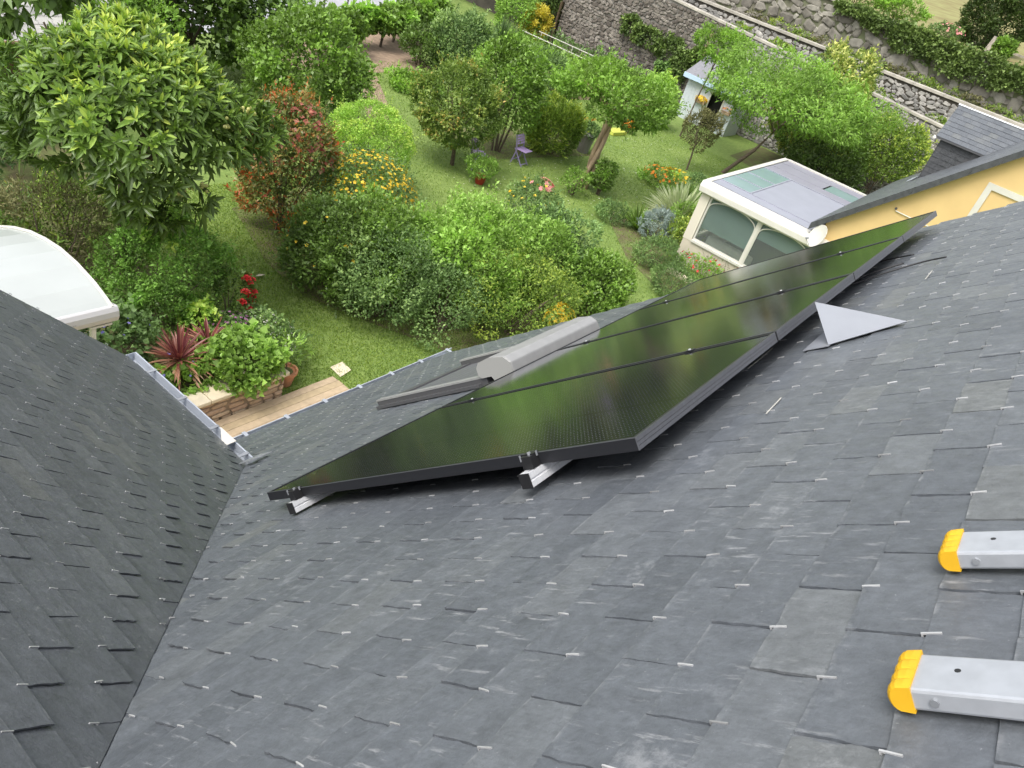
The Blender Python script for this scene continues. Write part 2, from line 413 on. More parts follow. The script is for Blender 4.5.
M_WHITEGLOSS = mat('white_gloss', (0.43, 0.455, 0.44), 0.22, var=0.03, scale=2)
M_LIP = mat('pale_grey_gloss', (0.50, 0.49, 0.49), 0.3)
M_CREAM = mat('cream_render', (0.52, 0.47, 0.37), 0.85, var=0.07, scale=3, bump=0.15, bscale=90)
M_OCHRE = mat('ochre_render', (0.66, 0.47, 0.21), 0.85, var=0.05, scale=1.5, bump=0.12, bscale=120)
M_WOODDECK = piece_mat('deck_wood', [(0, (0.44, 0.34, 0.21)), (0.5, (0.50, 0.39, 0.25)), (1, (0.47, 0.36, 0.24))], 0.75, 10, 0.15, 0.2)
M_SANDSTONE = piece_mat('sandstone', [(0, (0.36, 0.25, 0.16)), (0.3, (0.46, 0.33, 0.22)), (0.6, (0.40, 0.27, 0.19)), (1, (0.52, 0.40, 0.28))], 0.9, 12, 0.25, 0.6)
M_COPING = piece_mat('cream_stone', [(0, (0.62, 0.53, 0.38)), (1, (0.68, 0.60, 0.45))], 0.85, 6, 0.12, 0.25)
M_TERRA = mat('terracotta', (0.52, 0.24, 0.13), 0.8, var=0.12, scale=14)
M_SOIL = mat('soil', (0.12, 0.095, 0.05), 0.95, col2=(0.13, 0.17, 0.045), scale=3, bump=0.8, bscale=18)
M_SOILDRY = mat('dry_soil', (0.30, 0.215, 0.15), 0.95, var=0.22, scale=4, bump=0.8, bscale=12)
M_BARK = mat('bark', (0.12, 0.09, 0.065), 0.9, var=0.25, scale=18, bump=0.5)
M_BARKTAN = mat('tan_bark', (0.36, 0.26, 0.17), 0.85, var=0.22, scale=12, bump=0.5, stretch=(1, 1, 0.2))
M_GLASS = bpy.data.materials.new('window_glass')
_t, _N, _L, _b = nodes_of(M_GLASS)
_b.inputs['Base Color'].default_value = (0.75, 0.82, 0.80, 1); _b.inputs['Roughness'].default_value = 0.03
_b.inputs['Transmission Weight'].default_value = 0.92; _b.inputs['IOR'].default_value = 1.45
M_DARKSLATE = mat('dark_slate', (0.055, 0.058, 0.062), 0.6, var=0.25, scale=9, bump=0.3)
M_STONE1 = piece_mat('dark_rubble', [(0, (0.086, 0.073, 0.062)), (0.4, (0.163, 0.142, 0.120)), (0.75, (0.258, 0.232, 0.202)), (1, (0.129, 0.112, 0.095))], 0.95, 6, 0.45, 0.8, 20)
M_STONE2 = piece_mat('pale_rubble', [(0, (0.172, 0.167, 0.156)), (0.4, (0.291, 0.280, 0.258)), (0.75, (0.452, 0.430, 0.392)), (1, (0.215, 0.204, 0.188))], 0.95, 5, 0.35, 0.8, 20)
M_STONE3 = piece_mat('boulder_stone', [(0, (0.140, 0.129, 0.107)), (0.4, (0.215, 0.199, 0.167)), (0.75, (0.301, 0.285, 0.242)), (1, (0.162, 0.150, 0.124))], 0.95, 3, 0.4, 0.8, 12)
M_MORTAR = mat('earth_mortar', (0.085, 0.075, 0.06), 0.95, var=0.3, scale=2)
M_MORTAR2 = mat('grey_mortar', (0.19, 0.18, 0.16), 0.95, var=0.25, scale=2)
M_CONCRETE = piece_mat('pale_coping', [(0, (0.36, 0.335, 0.285)), (1, (0.44, 0.41, 0.35))], 0.9, 2.0, 0.25, 0.3)
M_ASPHALT = mat('pale_asphalt', (0.36, 0.36, 0.38), 0.9, var=0.1, scale=1.2)
# foliage colours
LM = {}
LM['loquat'] = leaf_mat('loquat_leaf', [(0, (0.035, 0.075, 0.022)), (0.35, (0.06, 0.125, 0.032)), (0.62, (0.115, 0.20, 0.045)), (0.82, (0.24, 0.33, 0.085)), (1, (0.40, 0.46, 0.15))], 0.38, 0.22)
LM['box'] = leaf_mat('box_leaf', [(0, (0.05, 0.14, 0.022)), (0.5, (0.10, 0.25, 0.04)), (1, (0.19, 0.38, 0.065))], 0.5, 0.25)
LM['boxlight'] = leaf_mat('light_box_leaf', [(0, (0.05, 0.13, 0.02)), (0.5, (0.10, 0.24, 0.03)), (1, (0.20, 0.38, 0.05))], 0.45, 0.28)
LM['dark'] = leaf_mat('dark_leaf', [(0, (0.025, 0.06, 0.02)), (0.5, (0.05, 0.11, 0.035)), (1, (0.10, 0.18, 0.06))], 0.42, 0.2)
LM['grey'] = leaf_mat('greyish_leaf', [(0, (0.05, 0.09, 0.045)), (0.5, (0.09, 0.15, 0.075)), (1, (0.17, 0.24, 0.12))], 0.6, 0.2)
LM['bright'] = leaf_mat('bright_leaf', [(0, (0.06, 0.15, 0.025)), (0.5, (0.13, 0.29, 0.045)), (1, (0.27, 0.46, 0.09))], 0.5, 0.32)
LM['pale'] = leaf_mat('pale_leaf', [(0, (0.07, 0.16, 0.045)), (0.5, (0.14, 0.28, 0.08)), (1, (0.32, 0.48, 0.19))], 0.5, 0.3)
LM['gold'] = leaf_mat('gold_green_leaf', [(0, (0.08, 0.13, 0.02)), (0.5, (0.17, 0.26, 0.035)), (1, (0.36, 0.42, 0.06))], 0.5, 0.28)
LM['blue'] = leaf_mat('blue_green_leaf', [(0, (0.05, 0.11, 0.055)), (0.5, (0.10, 0.20, 0.10)), (1, (0.25, 0.38, 0.22))], 0.5, 0.25)
LM['cherry'] = leaf_mat('laurel_leaf', [(0, (0.04, 0.12, 0.03)), (0.5, (0.08, 0.22, 0.045)), (1, (0.18, 0.36, 0.09))], 0.35, 0.25)
LM['lime'] = leaf_mat('lime_leaf', [(0, (0.17, 0.29, 0.02)), (0.4, (0.27, 0.44, 0.04)), (1, (0.42, 0.58, 0.08))], 0.5, 0.3)
LM['photinia'] = leaf_mat('photinia_leaf', [(0, (0.05, 0.10, 0.035)), (0.45, (0.12, 0.17, 0.07)), (0.66, (0.23, 0.19, 0.09)), (0.80, (0.36, 0.10, 0.055)), (1, (0.46, 0.09, 0.06))], 0.4, 0.22)
LM['photball'] = leaf_mat('bronze_leaf', [(0, (0.06, 0.115, 0.03)), (0.5, (0.12, 0.19, 0.055)), (0.8, (0.21, 0.27, 0.10)), (1, (0.36, 0.26, 0.12))], 0.45, 0.25)
LM['acacia'] = leaf_mat('feathery_leaf', [(0, (0.05, 0.17, 0.03)), (0.5, (0.11, 0.30, 0.055)), (1, (0.23, 0.46, 0.11))], 0.5, 0.34)
LM['varieg'] = leaf_mat('variegated_leaf', [(0, (0.07, 0.13, 0.04)), (0.5, (0.16, 0.24, 0.08)), (1, (0.50, 0.52, 0.26))], 0.5, 0.25)
LM['silver'] = leaf_mat('silver_leaf', [(0, (0.22, 0.29, 0.26)), (1, (0.42, 0.50, 0.45))], 0.7, 0.15)
LM['palegrass'] = leaf_mat('pale_spiky_leaf', [(0, (0.40, 0.48, 0.24)), (1, (0.75, 0.76, 0.54))], 0.6, 0.25)
LM['yellow'] = leaf_mat('yellow_leaf', [(0, (0.48, 0.42, 0.05)), (1, (0.78, 0.68, 0.12))], 0.5, 0.3)
LM['ivy'] = leaf_mat('ivy_leaf', [(0, (0.065, 0.11, 0.045)), (0.5, (0.115, 0.17, 0.075)), (1, (0.19, 0.26, 0.12))], 0.45, 0.2)
LM['conifer'] = leaf_mat('conifer_leaf', [(0, (0.018, 0.045, 0.016)), (0.5, (0.035, 0.08, 0.026)), (1, (0.07, 0.13, 0.04))], 0.6, 0.15)
LM['dry'] = leaf_mat('dry_leaf', [(0, (0.10, 0.11, 0.06)), (0.5, (0.18, 0.18, 0.11)), (1, (0.32, 0.31, 0.22))], 0.7, 0.2)
LM['cordyline'] = leaf_mat('cordyline_leaf', [(0, (0.13, 0.03, 0.035)), (0.3, (0.24, 0.07, 0.065)), (0.6, (0.42, 0.20, 0.13)), (1, (0.60, 0.40, 0.25))], 0.4, 0.2)
LM['grass'] = leaf_mat('grass_blade', [(0, (0.085, 0.145, 0.026)), (0.5, (0.155, 0.235, 0.048)), (1, (0.25, 0.32, 0.09))], 0.6, 0.3)
def petal(name, c1, c2): return leaf_mat(name, [(0, c1), (1, c2)], 0.6, 0.3)
PT = dict(yellow=petal('yellow_petal', (0.78, 0.52, 0.03), (0.85, 0.68, 0.09)), orange=petal('orange_petal', (0.80, 0.22, 0.03), (0.85, 0.42, 0.05)),
          red=petal('red_petal', (0.62, 0.03, 0.03), (0.80, 0.10, 0.10)), pink=petal('pink_petal', (0.80, 0.30, 0.30), (0.85, 0.50, 0.46)),
          white=petal('white_petal', (0.75, 0.72, 0.66), (0.86, 0.82, 0.78)), mauve=petal('mauve_petal', (0.34, 0.13, 0.28), (0.55, 0.28, 0.45)),
          blue=petal('violet_petal', (0.20, 0.18, 0.52), (0.34, 0.30, 0.68)), cream=petal('cream_fruit', (0.55, 0.56, 0.20), (0.72, 0.70, 0.32)))
# ------------------------------------------------------------------ the ground and other setting
def ground_material():
    m = bpy.data.materials.new('lawn_ground')
    t, N, L, b = nodes_of(m)
    b.inputs['Roughness'].default_value = 0.9
    g = N.new('ShaderNodeNewGeometry')
    def noise(s, d):
        n = N.new('ShaderNodeTexNoise'); n.inputs['Scale'].default_value = s; n.inputs['Detail'].default_value = d
        L.new(g.outputs['Position'], n.inputs['Vector']); return n.outputs['Fac']
    r = N.new('ShaderNodeValToRGB'); cr = r.color_ramp
    cr.elements[0].position = 0.3; cr.elements[0].color = (0.105, 0.175, 0.036, 1)
    cr.elements[1].position = 0.72; cr.elements[1].color = (0.25, 0.325, 0.09, 1)
    e = cr.elements.new(0.5); e.color = (0.165, 0.24, 0.052, 1)
    mx = N.new('ShaderNodeMix'); mx.data_type = 'FLOAT'; mx.inputs[0].default_value = 0.55
    L.new(noise(0.55, 5), mx.inputs[2]); L.new(noise(7.0, 6), mx.inputs[3]); L.new(mx.outputs[0], r.inputs[0])
    L.new(r.outputs[0], b.inputs['Base Color'])
    bp = N.new('ShaderNodeBump'); bp.inputs['Strength'].default_value = 0.5; bp.inputs['Distance'].default_value = 0.03
    L.new(noise(45, 4), bp.inputs['Height']); L.new(bp.outputs[0], b.inputs['Normal'])
    return m
M_LAWN = ground_material()
M_MEADOW = mat('dry_meadow', (0.24, 0.20, 0.075), 0.95, var=0.18, scale=0.8, col2=(0.27, 0.27, 0.10), bump=0.5, bscale=3)
def sheet(name, poly, m, kind='structure', z=None):
    mb = MB(); mb.quad(*[(p[0], p[1], (z if z is not None else p[2])) for p in poly])
    return tag(mb.build(name, m), kind=kind)
sheet('ground', [(-400, -400), (400, -400), (400, 400), (-400, 400)], M_LAWN, z=GZ)
# grass over the visible lawn
g0 = np.random.default_rng(3)
def grass(name, n, x0, x1, y0, y1, h, seed):
    g = np.random.default_rng(seed)
    P = np.stack([g.uniform(x0, x1, n), g.uniform(y0, y1, n), np.full(n, GZ)], 1)
    q = P - CP; zc = -(q @ V(*BZ)); px = 512 + 769 * (q @ V(*RX)) / zc; py = 384 - 769 * (q @ V(*UY)) / zc
    ok = (px > -60) & (px < 1000) & (py > -40) & (py < 470)
    P = P[ok]; n = len(P)
    d = np.stack([g.normal(0, 0.55, n), g.normal(0, 0.55, n), np.ones(n)], 1)
    nr = g.normal(0, 1, (n, 3))
    ln = h * g.uniform(0.5, 1.3, n)
    v, qd = leaf_geo(P, d, nr, ln, np.full(n, 0.014) * g.uniform(0.7, 1.4, n), 0.1, 0.2)
    patch = 0.5 + 0.5 * np.sin(P[:, 0] * 1.7 + 1.3 * np.sin(P[:, 1] * 1.1)) * np.sin(P[:, 1] * 1.3 + 0.7 * P[:, 0])
    t = np.clip(0.30 * patch + 0.7 * g.uniform(0, 1, n), 0, 1)
    return tag(np_mesh(name, v, qd, np.repeat(t, 4), LM['grass']), kind='stuff')
grass('lawn_grass', 130000, 5.4, 14, 3.5, 13.5, 0.045, 21)
grass('far_lawn_grass', 90000, 13, 34, 4.0, 22, 0.06, 22)
# garden beds
def bed(name, pts, m=M_SOIL, z=0.012):
    return sheet(name, pts, m, z=GZ + z)
bed('soil_bed', [(9.35, 5.95), (9.6, 4.6), (14.6, 3.6), (15.3, 5.6), (13.2, 8.0), (12.0, 10.0), (13.6, 12.2), (13.2, 13.4), (11.0, 12.6), (9.2, 12.3), (8.95, 11.5), (8.35, 9.95), (8.2, 8.5), (8.85, 6.95)])
bed('shade_bed', [(1.0, 8.8), (5.6, 8.0), (6.0, 9.0), (6.2, 11.0), (7.6, 16.0), (7.0, 21.0), (0.0, 21.0), (0.0, 9.0)], M_SOIL)
bed('vegetable_plot', [(21.2, 20.7), (25.6, 21.0), (26.8, 23.6), (22.2, 23.2)], M_SOILDRY)
bed('garden_path', [(17.6, 16.6), (18.6, 16.4), (21.6, 20.4), (20.6, 20.7)], M_SOILDRY, 0.010)
bed('vine_strip', [(18.0, 20.9), (31.4, 25.3), (31.2, 27.4), (18.4, 23.6)], M_SOILDRY, 0.008)
bed('far_plot', [(31.0, 17.5), (39.5, 16.0), (39.7, 24.2), (33.0, 24.0)], M_SOILDRY, 0.008)
bed('flower_bed', [(17.3, 4.6), (19.8, 4.2), (21.4, 5.8), (25.5, 6.4), (25.8, 7.9), (20.0, 8.0), (18.2, 6.3)], M_SOIL, 0.010)
bed('tree_bed', [(19.6, 12.9), (25.2, 12.1), (25.6, 14.6), (20.0, 15.6)], M_SOIL, 0.010)
bed('wall_bed', [(33.5, 3.0), (39.7, 2.0), (39.7, 10.5), (35.0, 10.2)], M_SOIL, 0.010)
bed('road', [(14.0, 23.6), (60.0, 40.8), (60.0, 70.0), (14.0, 70.0)], M_ASPHALT, 0.014)
# ------------------------------------------------------------------ the two slate roofs
RV = V(0, -0.730839, 0.682550); RN = V(0, 0.682550, 0.730839); R0 = V(0, -0.065937, -0.068280)
def roof(u, v, h=0.0): return R0 + V(1, 0, 0) * u + RV * v + RN * h
LS = V(-0.72281, 0, 0.69104); LN = V(0.69104, 0, 0.72281); L0 = V(0.797, 0, -1.140)
def wing(y, s, h=0.0): return L0 + V(0, y, 0) + LS * s + LN * h
SW, SG, SL = 0.2205, 0.0995, 0.232            # slate width, exposed gauge, built length
U_FAR, V_EAVE, U_NEAR, V_TOP = 4.55, -3.46, -2.3, 4.92

def clip_half(poly, a, b, c):
    """keep a*x + b*y >= c"""
    out = []
    for i in range(len(poly)):
        p, q = poly[i], poly[(i + 1) % len(poly)]
        dp, dq = a * p[0] + b * p[1] - c, a * q[0] + b * q[1] - c
        if dp >= 0: out.append(p)
        if dp * dq < 0:
            k = dp / (dp - dq); out.append((p[0] + k * (q[0] - p[0]), p[1] + k * (q[1] - p[1])))
    return out

def slate_outline(rg):
    w = SW / 2 - 0.0012 - rg.random() ** 1.5 * 0.0038
    j = lambda s: rg.gauss(0, s)
    xs = [-w, -w * 0.55, -w * 0.1, w * 0.4, w]
    p = [(x + j(0.0015), j(0.0016)) for x in xs]
    ys = [SL * q for q in (0.06, 0.13, 0.21, 0.29, 0.37, 0.46)]
    p += [(w + j(0.0013), y) for y in ys] + [(w, SL), (-w, SL)] + [(-w + j(0.0013), y) for y in ys[::-1]]
    return p
def slab(poly, lift, twist, whole=True):
    """slate from its outline: rides up over the course below, 5 mm thick with a chipped lower edge"""
    n = len(poly); top = []; bot = []
    for x, y in poly:
        z = (0.0100 + lift) * (1 - y / SL) * (1.0 if whole else 0.45) + twist * x * (1 - y / SL) + 0.0006
        top.append((x, y, z)); bot.append((x, y - (0.0015 if y < 0.01 else 0), z - 0.0042))
    if whole:       # a narrow worn band along the lower edge
        inner = []
        for i in range(5):
            x, y = poly[i]; y2 = y + 0.006 + 0.003 * ((i * 37) % 5) / 5
            inner.append((x * 0.985, y2, (0.0100 + lift) * (1 - y2 / SL) + twist * x * (1 - y2 / SL) + 0.0009))
        fs = [(i, i + 1, 2 * n + i + 1, 2 * n + i) for i in range(4)] + [tuple([2 * n + i for i in range(5)] + list(range(5, n))), (4, 5, 2 * n + 4), (0, 2 * n, n - 1)]
    else: inner = []; fs = [tuple(range(n))]
    for i in range(n):
        k = (i + 1) % n
        if poly[i][1] > SL * 0.98 and poly[k][1] > SL * 0.98: continue
        fs.append((i, n + i, n + k, k))
    return top + bot + inner, fs

def hook_geo():
    m = MB()
    m.box(-0.0013, 0.0013, -0.0030, 0.019, 0.0096, 0.0122)
    m.box(-0.0012, 0.0012, -0.0054, -0.0031, 0.0065, 0.0120)
    return m
def lay_slates(owner, frame, cells, material, label_slate, score, keep=300, hooks=300, seed=1):
    """cells: list of (x, y, clip planes); frame: Matrix roof-local -> world."""
    rg = random.Random(seed)
    variants = [(slate_outline(rg), rg.gauss(0, 0.0007) if rg.random() < 0.8 else rg.uniform(0.0005, 0.0022), rg.gauss(0, 0.003)) for _ in range(16)]
    vm = []
    for o, l, tw in variants:
        v, f = slab(o, l, tw); mb = MB(); mb.add(v, f, 0.0); mb.w.update({i: 1.0 for i in range(5)}); me = mb.mesh('slate'); me.materials.append(material); vm.append(me)
    base = Matrix.Translation(-root_loc(owner))
    scored = []
    for x, y, planes in cells:
        var = rg.randrange(16)
        o, l, tw = variants[var]
        poly = o; cut = False
        for a, b, c in planes:
            p2 = clip_half(poly, a, b, c - a * x - b * y)
            if p2 != poly: cut = True
            poly = p2
            if len(poly) < 3: break
        if len(poly) < 3: continue
        w = frame @ Vector((x, y, 0))
        scored.append((score(w), x, y, var, poly if cut else None, l, tw))
    scored.sort(key=lambda s: -s[0])
    rest = MB(); hrest = MB(); hg = hook_geo(); hmesh = hg.mesh('hook'); hmesh.materials.append(M_HOOK); nh = 0
    for i, (sc_, x, y, var, poly, l, tw) in enumerate(scored):
        T = frame @ Matrix.Translation((x, y, 0))
        if i < keep:
            if poly is None: me = vm[var]
            else:
                v, f = slab(poly, l, tw, False); mb = MB(); mb.add(v, f, 0.0); me = mb.mesh('slate'); me.materials.append(material)
            ob = bpy.data.objects.new('slate', me); COL.objects.link(ob); ob.parent = owner; ob.matrix_basis = base @ T
        else:
            v, f = slab(poly or variants[var][0], l, tw, poly is None)
            if poly is None: rest.w.update({len(rest.v) + j: 1.0 for j in range(5)})
            rest.add([T @ Vector(p) for p in v], f)
        if poly is not None and not any(abs(p[0]) < 0.02 and abs(p[1]) < 0.01 for p in poly): continue
        if rg.random() < 0.07: continue
        T2 = T @ Matrix.Translation((rg.gauss(0, 0.004), 0, l * 0.9)) @ Matrix.Rotation(rg.gauss(0, 0.09), 4, 'Z')
        if nh < hooks and i < keep:
            ob = bpy.data.objects.new('hook', hmesh); COL.objects.link(ob); ob.parent = owner; ob.matrix_basis = base @ T2; nh += 1
        else:
            hrest.add([T2 @ Vector(p) for p in hg.v], hg.f)
    rest.build('slates', material, owner, kind='stuff')
    hrest.build('hooks', M_HOOK, owner, kind='stuff')

def frame_of(o, ax, ay, az):
    return Matrix(((ax[0], ay[0], az[0], o[0]), (ax[1], ay[1], az[1], o[1]), (ax[2], ay[2], az[2], o[2]), (0, 0, 0, 1)))
FM = frame_of(R0, V(-1, 0, 0), RV, RN)          # main roof: local x runs towards -u
FL = frame_of(L0, V(0, 1, 0), LS, LN)
def score_main(w):
    x, y, z = project(w)
    u, v = w.x, (Vector(w) - Vector(R0)).dot(Vector(RV))
    if z < 0.1 or not (-30 < x < 1054 and -30 < y < 800): return -z
    if 0.05 < u < 4.24 and -0.9 < v < 1.70 - 0.02 * u: return -5
    return 1.0 / z ** 2
def score_wing(w):
    x, y, z = project(w)
    if z < 0.1 or not (-30 < x < 1054 and -30 < y < 800): return -abs(z)
    return 1.0 / z ** 2

# valley line: main roof (u, v) from (0.797, -1.57) to (-1.196, 1.221); wing (y, s) from (1.081, 0) to (-0.958, 2.757)
du, dv = -1.196 - 0.797, 1.221 + 1.57
house = thing('house', 'slate roofed house under the camera that carries the solar panels and the ladder', 'house', tuple(roof(2.0, -3.4) - V(0, 0, 3.55)))
mb = MB(); mb.prism([roof(U_FAR - 0.01, V_EAVE + 0.02, -0.004), roof(U_FAR - 0.01, V_TOP, -0.004), roof(-2.9, V_TOP, -0.004), roof(-1.196 + 0.012, 1.221, -0.004), roof(0.797 + 0.012, -1.57, -0.004), roof(0.60, -1.57, -0.004), roof(0.60, V_EAVE + 0.02, -0.004)], -RN * 0.05)
mb.build('roof_deck', M_DECKING, house)
cells = []
nrow = int((V_TOP - V_EAVE) / SG)
off0 = 2.427 - SG * round((2.427 - V_EAVE) / SG)   # course lines pass v = 2.394
ul = [(-dv, -(-du), 0)]
for r in range(nrow):
    v = 2.394 - SG * 58 + SG * r
    if v < V_EAVE - 0.02: continue
    sh = 0.5 * SW * (r % 2) + random.gauss(0, 0.004)
    for k in range(-14, 24):
        u = -0.747 + (0.5 * SW if r % 2 else 0) + 0.0 + k * SW + random.gauss(0, 0.0015)
        if u > U_FAR + SW * 0.45 or u < -2.9: continue
        planes = [(1, 0, -U_FAR)]                               # local x = -u >= -U_FAR
        # keep the side of the valley with larger u:  (u - uv(v)) > 0 with uv = 0.797 + (v + 1.57) * du / dv
        m_ = du / dv
        if v > -1.85: planes.append((-1.0, -m_, -(-(0.797 + 1.57 * m_)) * -1 + 0.004 if False else (0.797 + 1.57 * m_) + 0.0045))
        else: planes.append((-1.0, 0.0, 0.62))
        cells.append((-u, v, planes))
lay_slates(house, FM, cells, M_SLATE, None, score_main, seed=5)
# walls under the eaves, gutter and brackets
mb = MB(); mb.prism([(4.35, -9.2, -6.0), (4.35, 2.18, -6.0), (4.35, 2.18, -2.28), (4.35, -3.63, 3.12), (4.35, -9.2, -2.1)], (-0.3, 0, 0)); mb.box(0.6, 4.05, 1.95, 2.17, -6.0, -2.34)
mb.build('wall', M_CREAM, house)
gz, gy = -2.50, 2.40
mb = MB()
prof = [(-0.055, 0.05), (-0.05, 0.0), (-0.02, -0.035), (0.03, -0.035), (0.06, 0.0), (0.066, 0.062), (0.056, 0.062), (0.05, 0.004), (0.026, -0.027), (-0.018, -0.027), (-0.044, 0.004), (-0.048, 0.05)]
mb.prism([(0.9, gy + 0.05 + a, gz + b) for a, b in prof][::-1], (3.93, 0, 0))
gut = mb.build('gutter', M_ZINC, house)
for k in range(9):
    x = 1.05 + k * 0.46
    mb = MB(); mb.box(x, x + 0.035, gy - 0.02, gy + 0.125, gz + 0.064, gz + 0.070); mb.box(x, x + 0.035, gy + 0.118, gy + 0.126, gz - 0.01, gz + 0.0635)
    mb.build('bracket', M_ZINC, gut)
mb = MB(); mb.prism([roof(0.797 - 0.01, -1.57, -0.003), roof(0.797 + 0.016, -1.57, -0.003), roof(-1.9 + 0.016, 2.207, -0.003), roof(-1.9 - 0.01, 2.207, -0.003)], RN * 0.003)
mb.build('valley_flashing', M_VENT, house)
BK = V(0, -0.730839, -0.682550)
rd = roof(0, V_TOP - 0.02)
mb = MB(); mb.prism([rd + V(-2.9, 0, 0), rd + V(U_FAR, 0, 0), rd + V(U_FAR, 0, 0) + BK * 8.2, rd + V(-2.9, 0, 0) + BK * 8.2], V(0, 0.6826, -0.7308) * 0.05); mb.build('back_roof_slope', M_SLATE2, house)
for k in range(19):
    mb = MB(); a = -2.9 + k * 0.395; pr_ = [(0.13, -0.085), (0.10, -0.005), (0.045, 0.045), (-0.045, 0.045), (-0.10, -0.005), (-0.13, -0.085), (-0.115, -0.09), (0.0, 0.02), (0.115, -0.09)]
    mb.prism([rd + V(a, y_, z_ + 0.03) for y_, z_ in pr_], V(0.40 if k < 18 else 0.34, 0, 0)); mb.build('ridge_tile', M_GALV, house)
# fine white chalk lines on the slates
mb = MB()
for (a, b) in (((1.02, 1.62), (1.30, 1.615)), ((2.16, 2.012), (2.36, 2.006)), ((0.42, 1.905), (0.56, 1.90))):
    a0, b0 = V(*a), V(*b); d = (b0 - a0) / np.linalg.norm(b0 - a0); s = V(-d[1], d[0]) * 0.0016
    p = [a0 - s, b0 - s, b0 + s, a0 + s]
    mb.prism([roof(q[0], q[1], 0.0165) for q in p], RN * 0.0012)
mb.build('chalk_mark', M_WHITE, house)

wingh = thing('house_wing', 'darker slate roofed wing of the house meeting the main roof along a valley', 'house wing', (0.2, 1.5, -6.0))
mb = MB(); mb.prism([wing(1.081 - 0.01, 0.0, -0.004), wing(-0.958 - 0.01, 2.757, -0.004), wing(-2.2, 4.44, -0.004), wing(2.50, 4.44, -0.004), wing(2.50, -0.16, -0.004), wing(1.2, -0.16, -0.004)][::-1], -LN * 0.05)
mb.build('roof_deck', M_DECKING, wingh)
cells = []
mw = (-0.958 - 1.081) / 2.757
for r in range(46):
    s = -0.185 + SG * r
    for k in range(-22, 8):
        y = 2.50 - SW * 0.5 * (r % 2) - SW * (7 - k) + SW * 7 - SW * 7 + SW * 0 + random.gauss(0, 0.0015)
        y = 2.56 - SW * 0.5 * (r % 2) - SW * (-k + 7)
        if y > 2.62 or y < -2.3: continue
        planes = [(-1, 0, -2.555)]
        if s > -0.1: planes.append((1.0, -mw, 1.081 + 0.004))
        else: planes.append((1.0, 0.0, 1.14))
        cells.append((y, s, planes))
lay_slates(wingh, FL, cells, M_SLATE2, None, score_wing, seed=9)
mb = MB(); mb.box(-3.0, 0.66, 2.18, 2.42, -6.0, -1.6); mb.prism([(0.66, 2.42, -1.6), (0.66, 2.18, -1.6), (-3.0, 2.18, -1.6), (-3.0, 2.42, -1.6)][::-1], (0, 0, 0.25)); mb.box(0.42, 0.64, 1.3, 2.175, -6.0, -1.30)
mb.build('wall', M_CREAM, wingh)
# pale zinc eaves gutter with stop end and outlet flap
gx, gz2 = 0.955, -1.345
mb = MB(); mb.prism([(gx + a, 1.20, gz2 + b) for a, b in prof], (0, 1.40, 0))
mb.box(gx - 0.052, gx + 0.062, 2.602, 2.606, gz2 - 0.03, gz2 + 0.058)
gut2 = mb.build('gutter', M_ZINC_NEW, wingh)
for y in (1.30, 1.62, 1.98, 2.34):
    mb = MB(); mb.box(gx - 0.054, gx + 0.066, y, y + 0.022, gz2 + 0.063, gz2 + 0.068); mb.build('bracket', M_GALV, gut2)
mb = MB(); mb.prism([(gx - 0.05, 1.43, gz2 + 0.075), (gx + 0.058, 1.43, gz2 + 0.075), (gx + 0.058, 1.60, gz2 + 0.075)], (0, 0, 0.006)); mb.build('corner_cover', M_WHITE, gut2)
mb = MB(); a = roof(0.83, -1.66, 0.03); mb.obox(a, V(0.16, 0, 0), RV * 0.10 + V(0.03, 0, 0), RN * 0.006); mb.build('outlet_flap', M_GALV, gut2)

